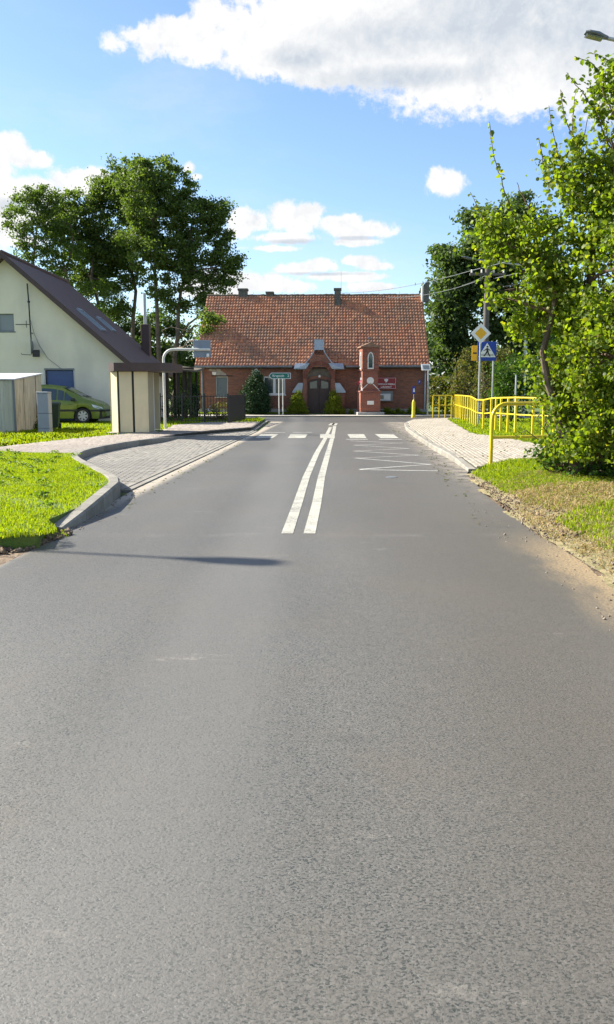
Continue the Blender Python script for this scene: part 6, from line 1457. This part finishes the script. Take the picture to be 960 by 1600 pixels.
# ---- planting in front of the hall
shrub('conifer', 'dark green cone shaped conifer in front of the hall beside the white window', (A(400, 640, 50.3)[0], 50.3, .1), bl(50.3, [(400, 630, 22, 22), (400, 612, 18, 20), (400, 597, 12, 14), (400, 588, 6, 8), (398, 622, 22, 24), (408, 640, 16, 12), (391, 640, 14, 12)]), M['l_yew'], .085, .17, 40, 1.5, None, 'conifer', .7, 1.0)
gshape = lambda x, s: bl(50.4, [(x - s * 3, 626, 8, 10), (x + s * 4, 636, 9, 10), (x - s * 12, 643, 7, 6), (x, 622, 6, 9), (x - s * 1, 632, 9, 9), (x - s * 1, 640, 13, 9), (x - s * 8, 645, 10, 5), (x + s * 8, 644, 9, 6), (x + s * 1, 616, 3.5, 6)])
shrub('clipped_bush', 'yellow green cone bush left of the arched hall door', (A(466, 640, 50.4)[0], 50.4, .1), gshape(466, 1), M['l_golden'], .06, .13, 40, 1.7, 'cone bushes flanking the hall door', 'bush', .7, 1.0)
shrub('clipped_bush', 'yellow green cone bush right of the arched hall door', (A(522, 640, 50.4)[0], 50.4, .1), gshape(522, -1), M['l_golden'], .06, .13, 40, 1.7, 'cone bushes flanking the hall door', 'bush', .7, 1.0)
for (x, rx, ry, lab) in ((550, 5, 4, 'tiny round bush just left of the brick shrine'), (609, 10, 7, 'low rounded bush directly right of the brick shrine'), (626, 8, 5, 'low bush between the shrine bush and the yellow post'), (648, 11, 7, 'low bush behind the yellow marker post'), (594, 4, 5, 'small dark tuft tucked behind the shrine plinth')):
    shrub('low_bush', lab, (A(x, 640, 50.5)[0], 50.5, .1), bl(50.5, [(x, 645, rx, ry), (x - rx * .4, 643, rx * .5, ry)]), M['l_golden'] if x != 594 else M['l_ash'], .07, .12, 34, 1.7, 'low bushes along the hall wall', 'bush', .6)
shrub('rose_bush', 'rambling rose bush with white blooms behind the black garden fence', (A(340, 650, 38.6)[0], 38.6, .1), bl(38.6, [(335, 648, 16, 14), (352, 650, 14, 12), (325, 655, 10, 9), (345, 636, 12, 9), (366, 650, 9, 14), (368, 636, 6, 7)]), M['l_mixed'], .075, .16, 20, .9, 'rose bushes', 'rose bush', .3, blossom=(4, M['petal'], .10))
shrub('flower_bed', 'pink flowers low behind the black fence beside the shelter', (A(272, 655, 39)[0], 39, .1), bl(39, [(266, 654, 12, 4), (280, 654, 10, 4)]), M['l_ash'], .06, .12, 20, 1, None, 'flowers', .3, blossom=(6, M['petal_red'], .08))
shrub('column_conifer', 'narrow dark column conifer left of the brick hall corner', (A(303, 650, 43)[0], 43, .1), bl(43, [(303, 640, 8, 14), (303, 622, 7, 12), (303, 608, 5, 9)]), M['l_yew'], .08, .16, 34, 1.6, None, 'conifer', .6, 1.0)
shrub('hedge_shrub', 'black green shrub under the dark timber pergola', (A(285, 650, 41)[0], 41, .1), bl(41, [(285, 630, 10, 16), (270, 640, 14, 12), (292, 640, 10, 14)]), M['l_dark'], .10, .2, 34, 1.2, None, 'shrub', .5)
# far woods beyond everything
def wood(name, x0, x1, Y, h, n, mat):
    P = np.stack([rng.uniform(x0, x1, n), Y + rng.uniform(-6, 6, n), np.zeros(n)], 1)
    top_ = h * (.72 + .28 * np.sin(P[:, 0] * .11) * np.sin(P[:, 0] * .043 + 1) + .1 * np.sin(P[:, 0] * .5)); P[:, 2] = top_ * rng.uniform(0, 1, n) ** .7
    me = leaf_mesh(name, P, 1.1); me.materials.append(mat); link(name, me)['kind'] = 'stuff'
wood('far_wood', -160, -14, 128, 9, 16000, M['l_dark']); wood('far_wood', 8, 160, 120, 9, 16000, M['l_dark']); wood('far_wood', -14, 8, 140, 6, 4000, M['l_dark'])
print('done', len(bpy.data.objects), sum(len(o.data.polygons) for o in bpy.data.objects if o.type == 'MESH'))
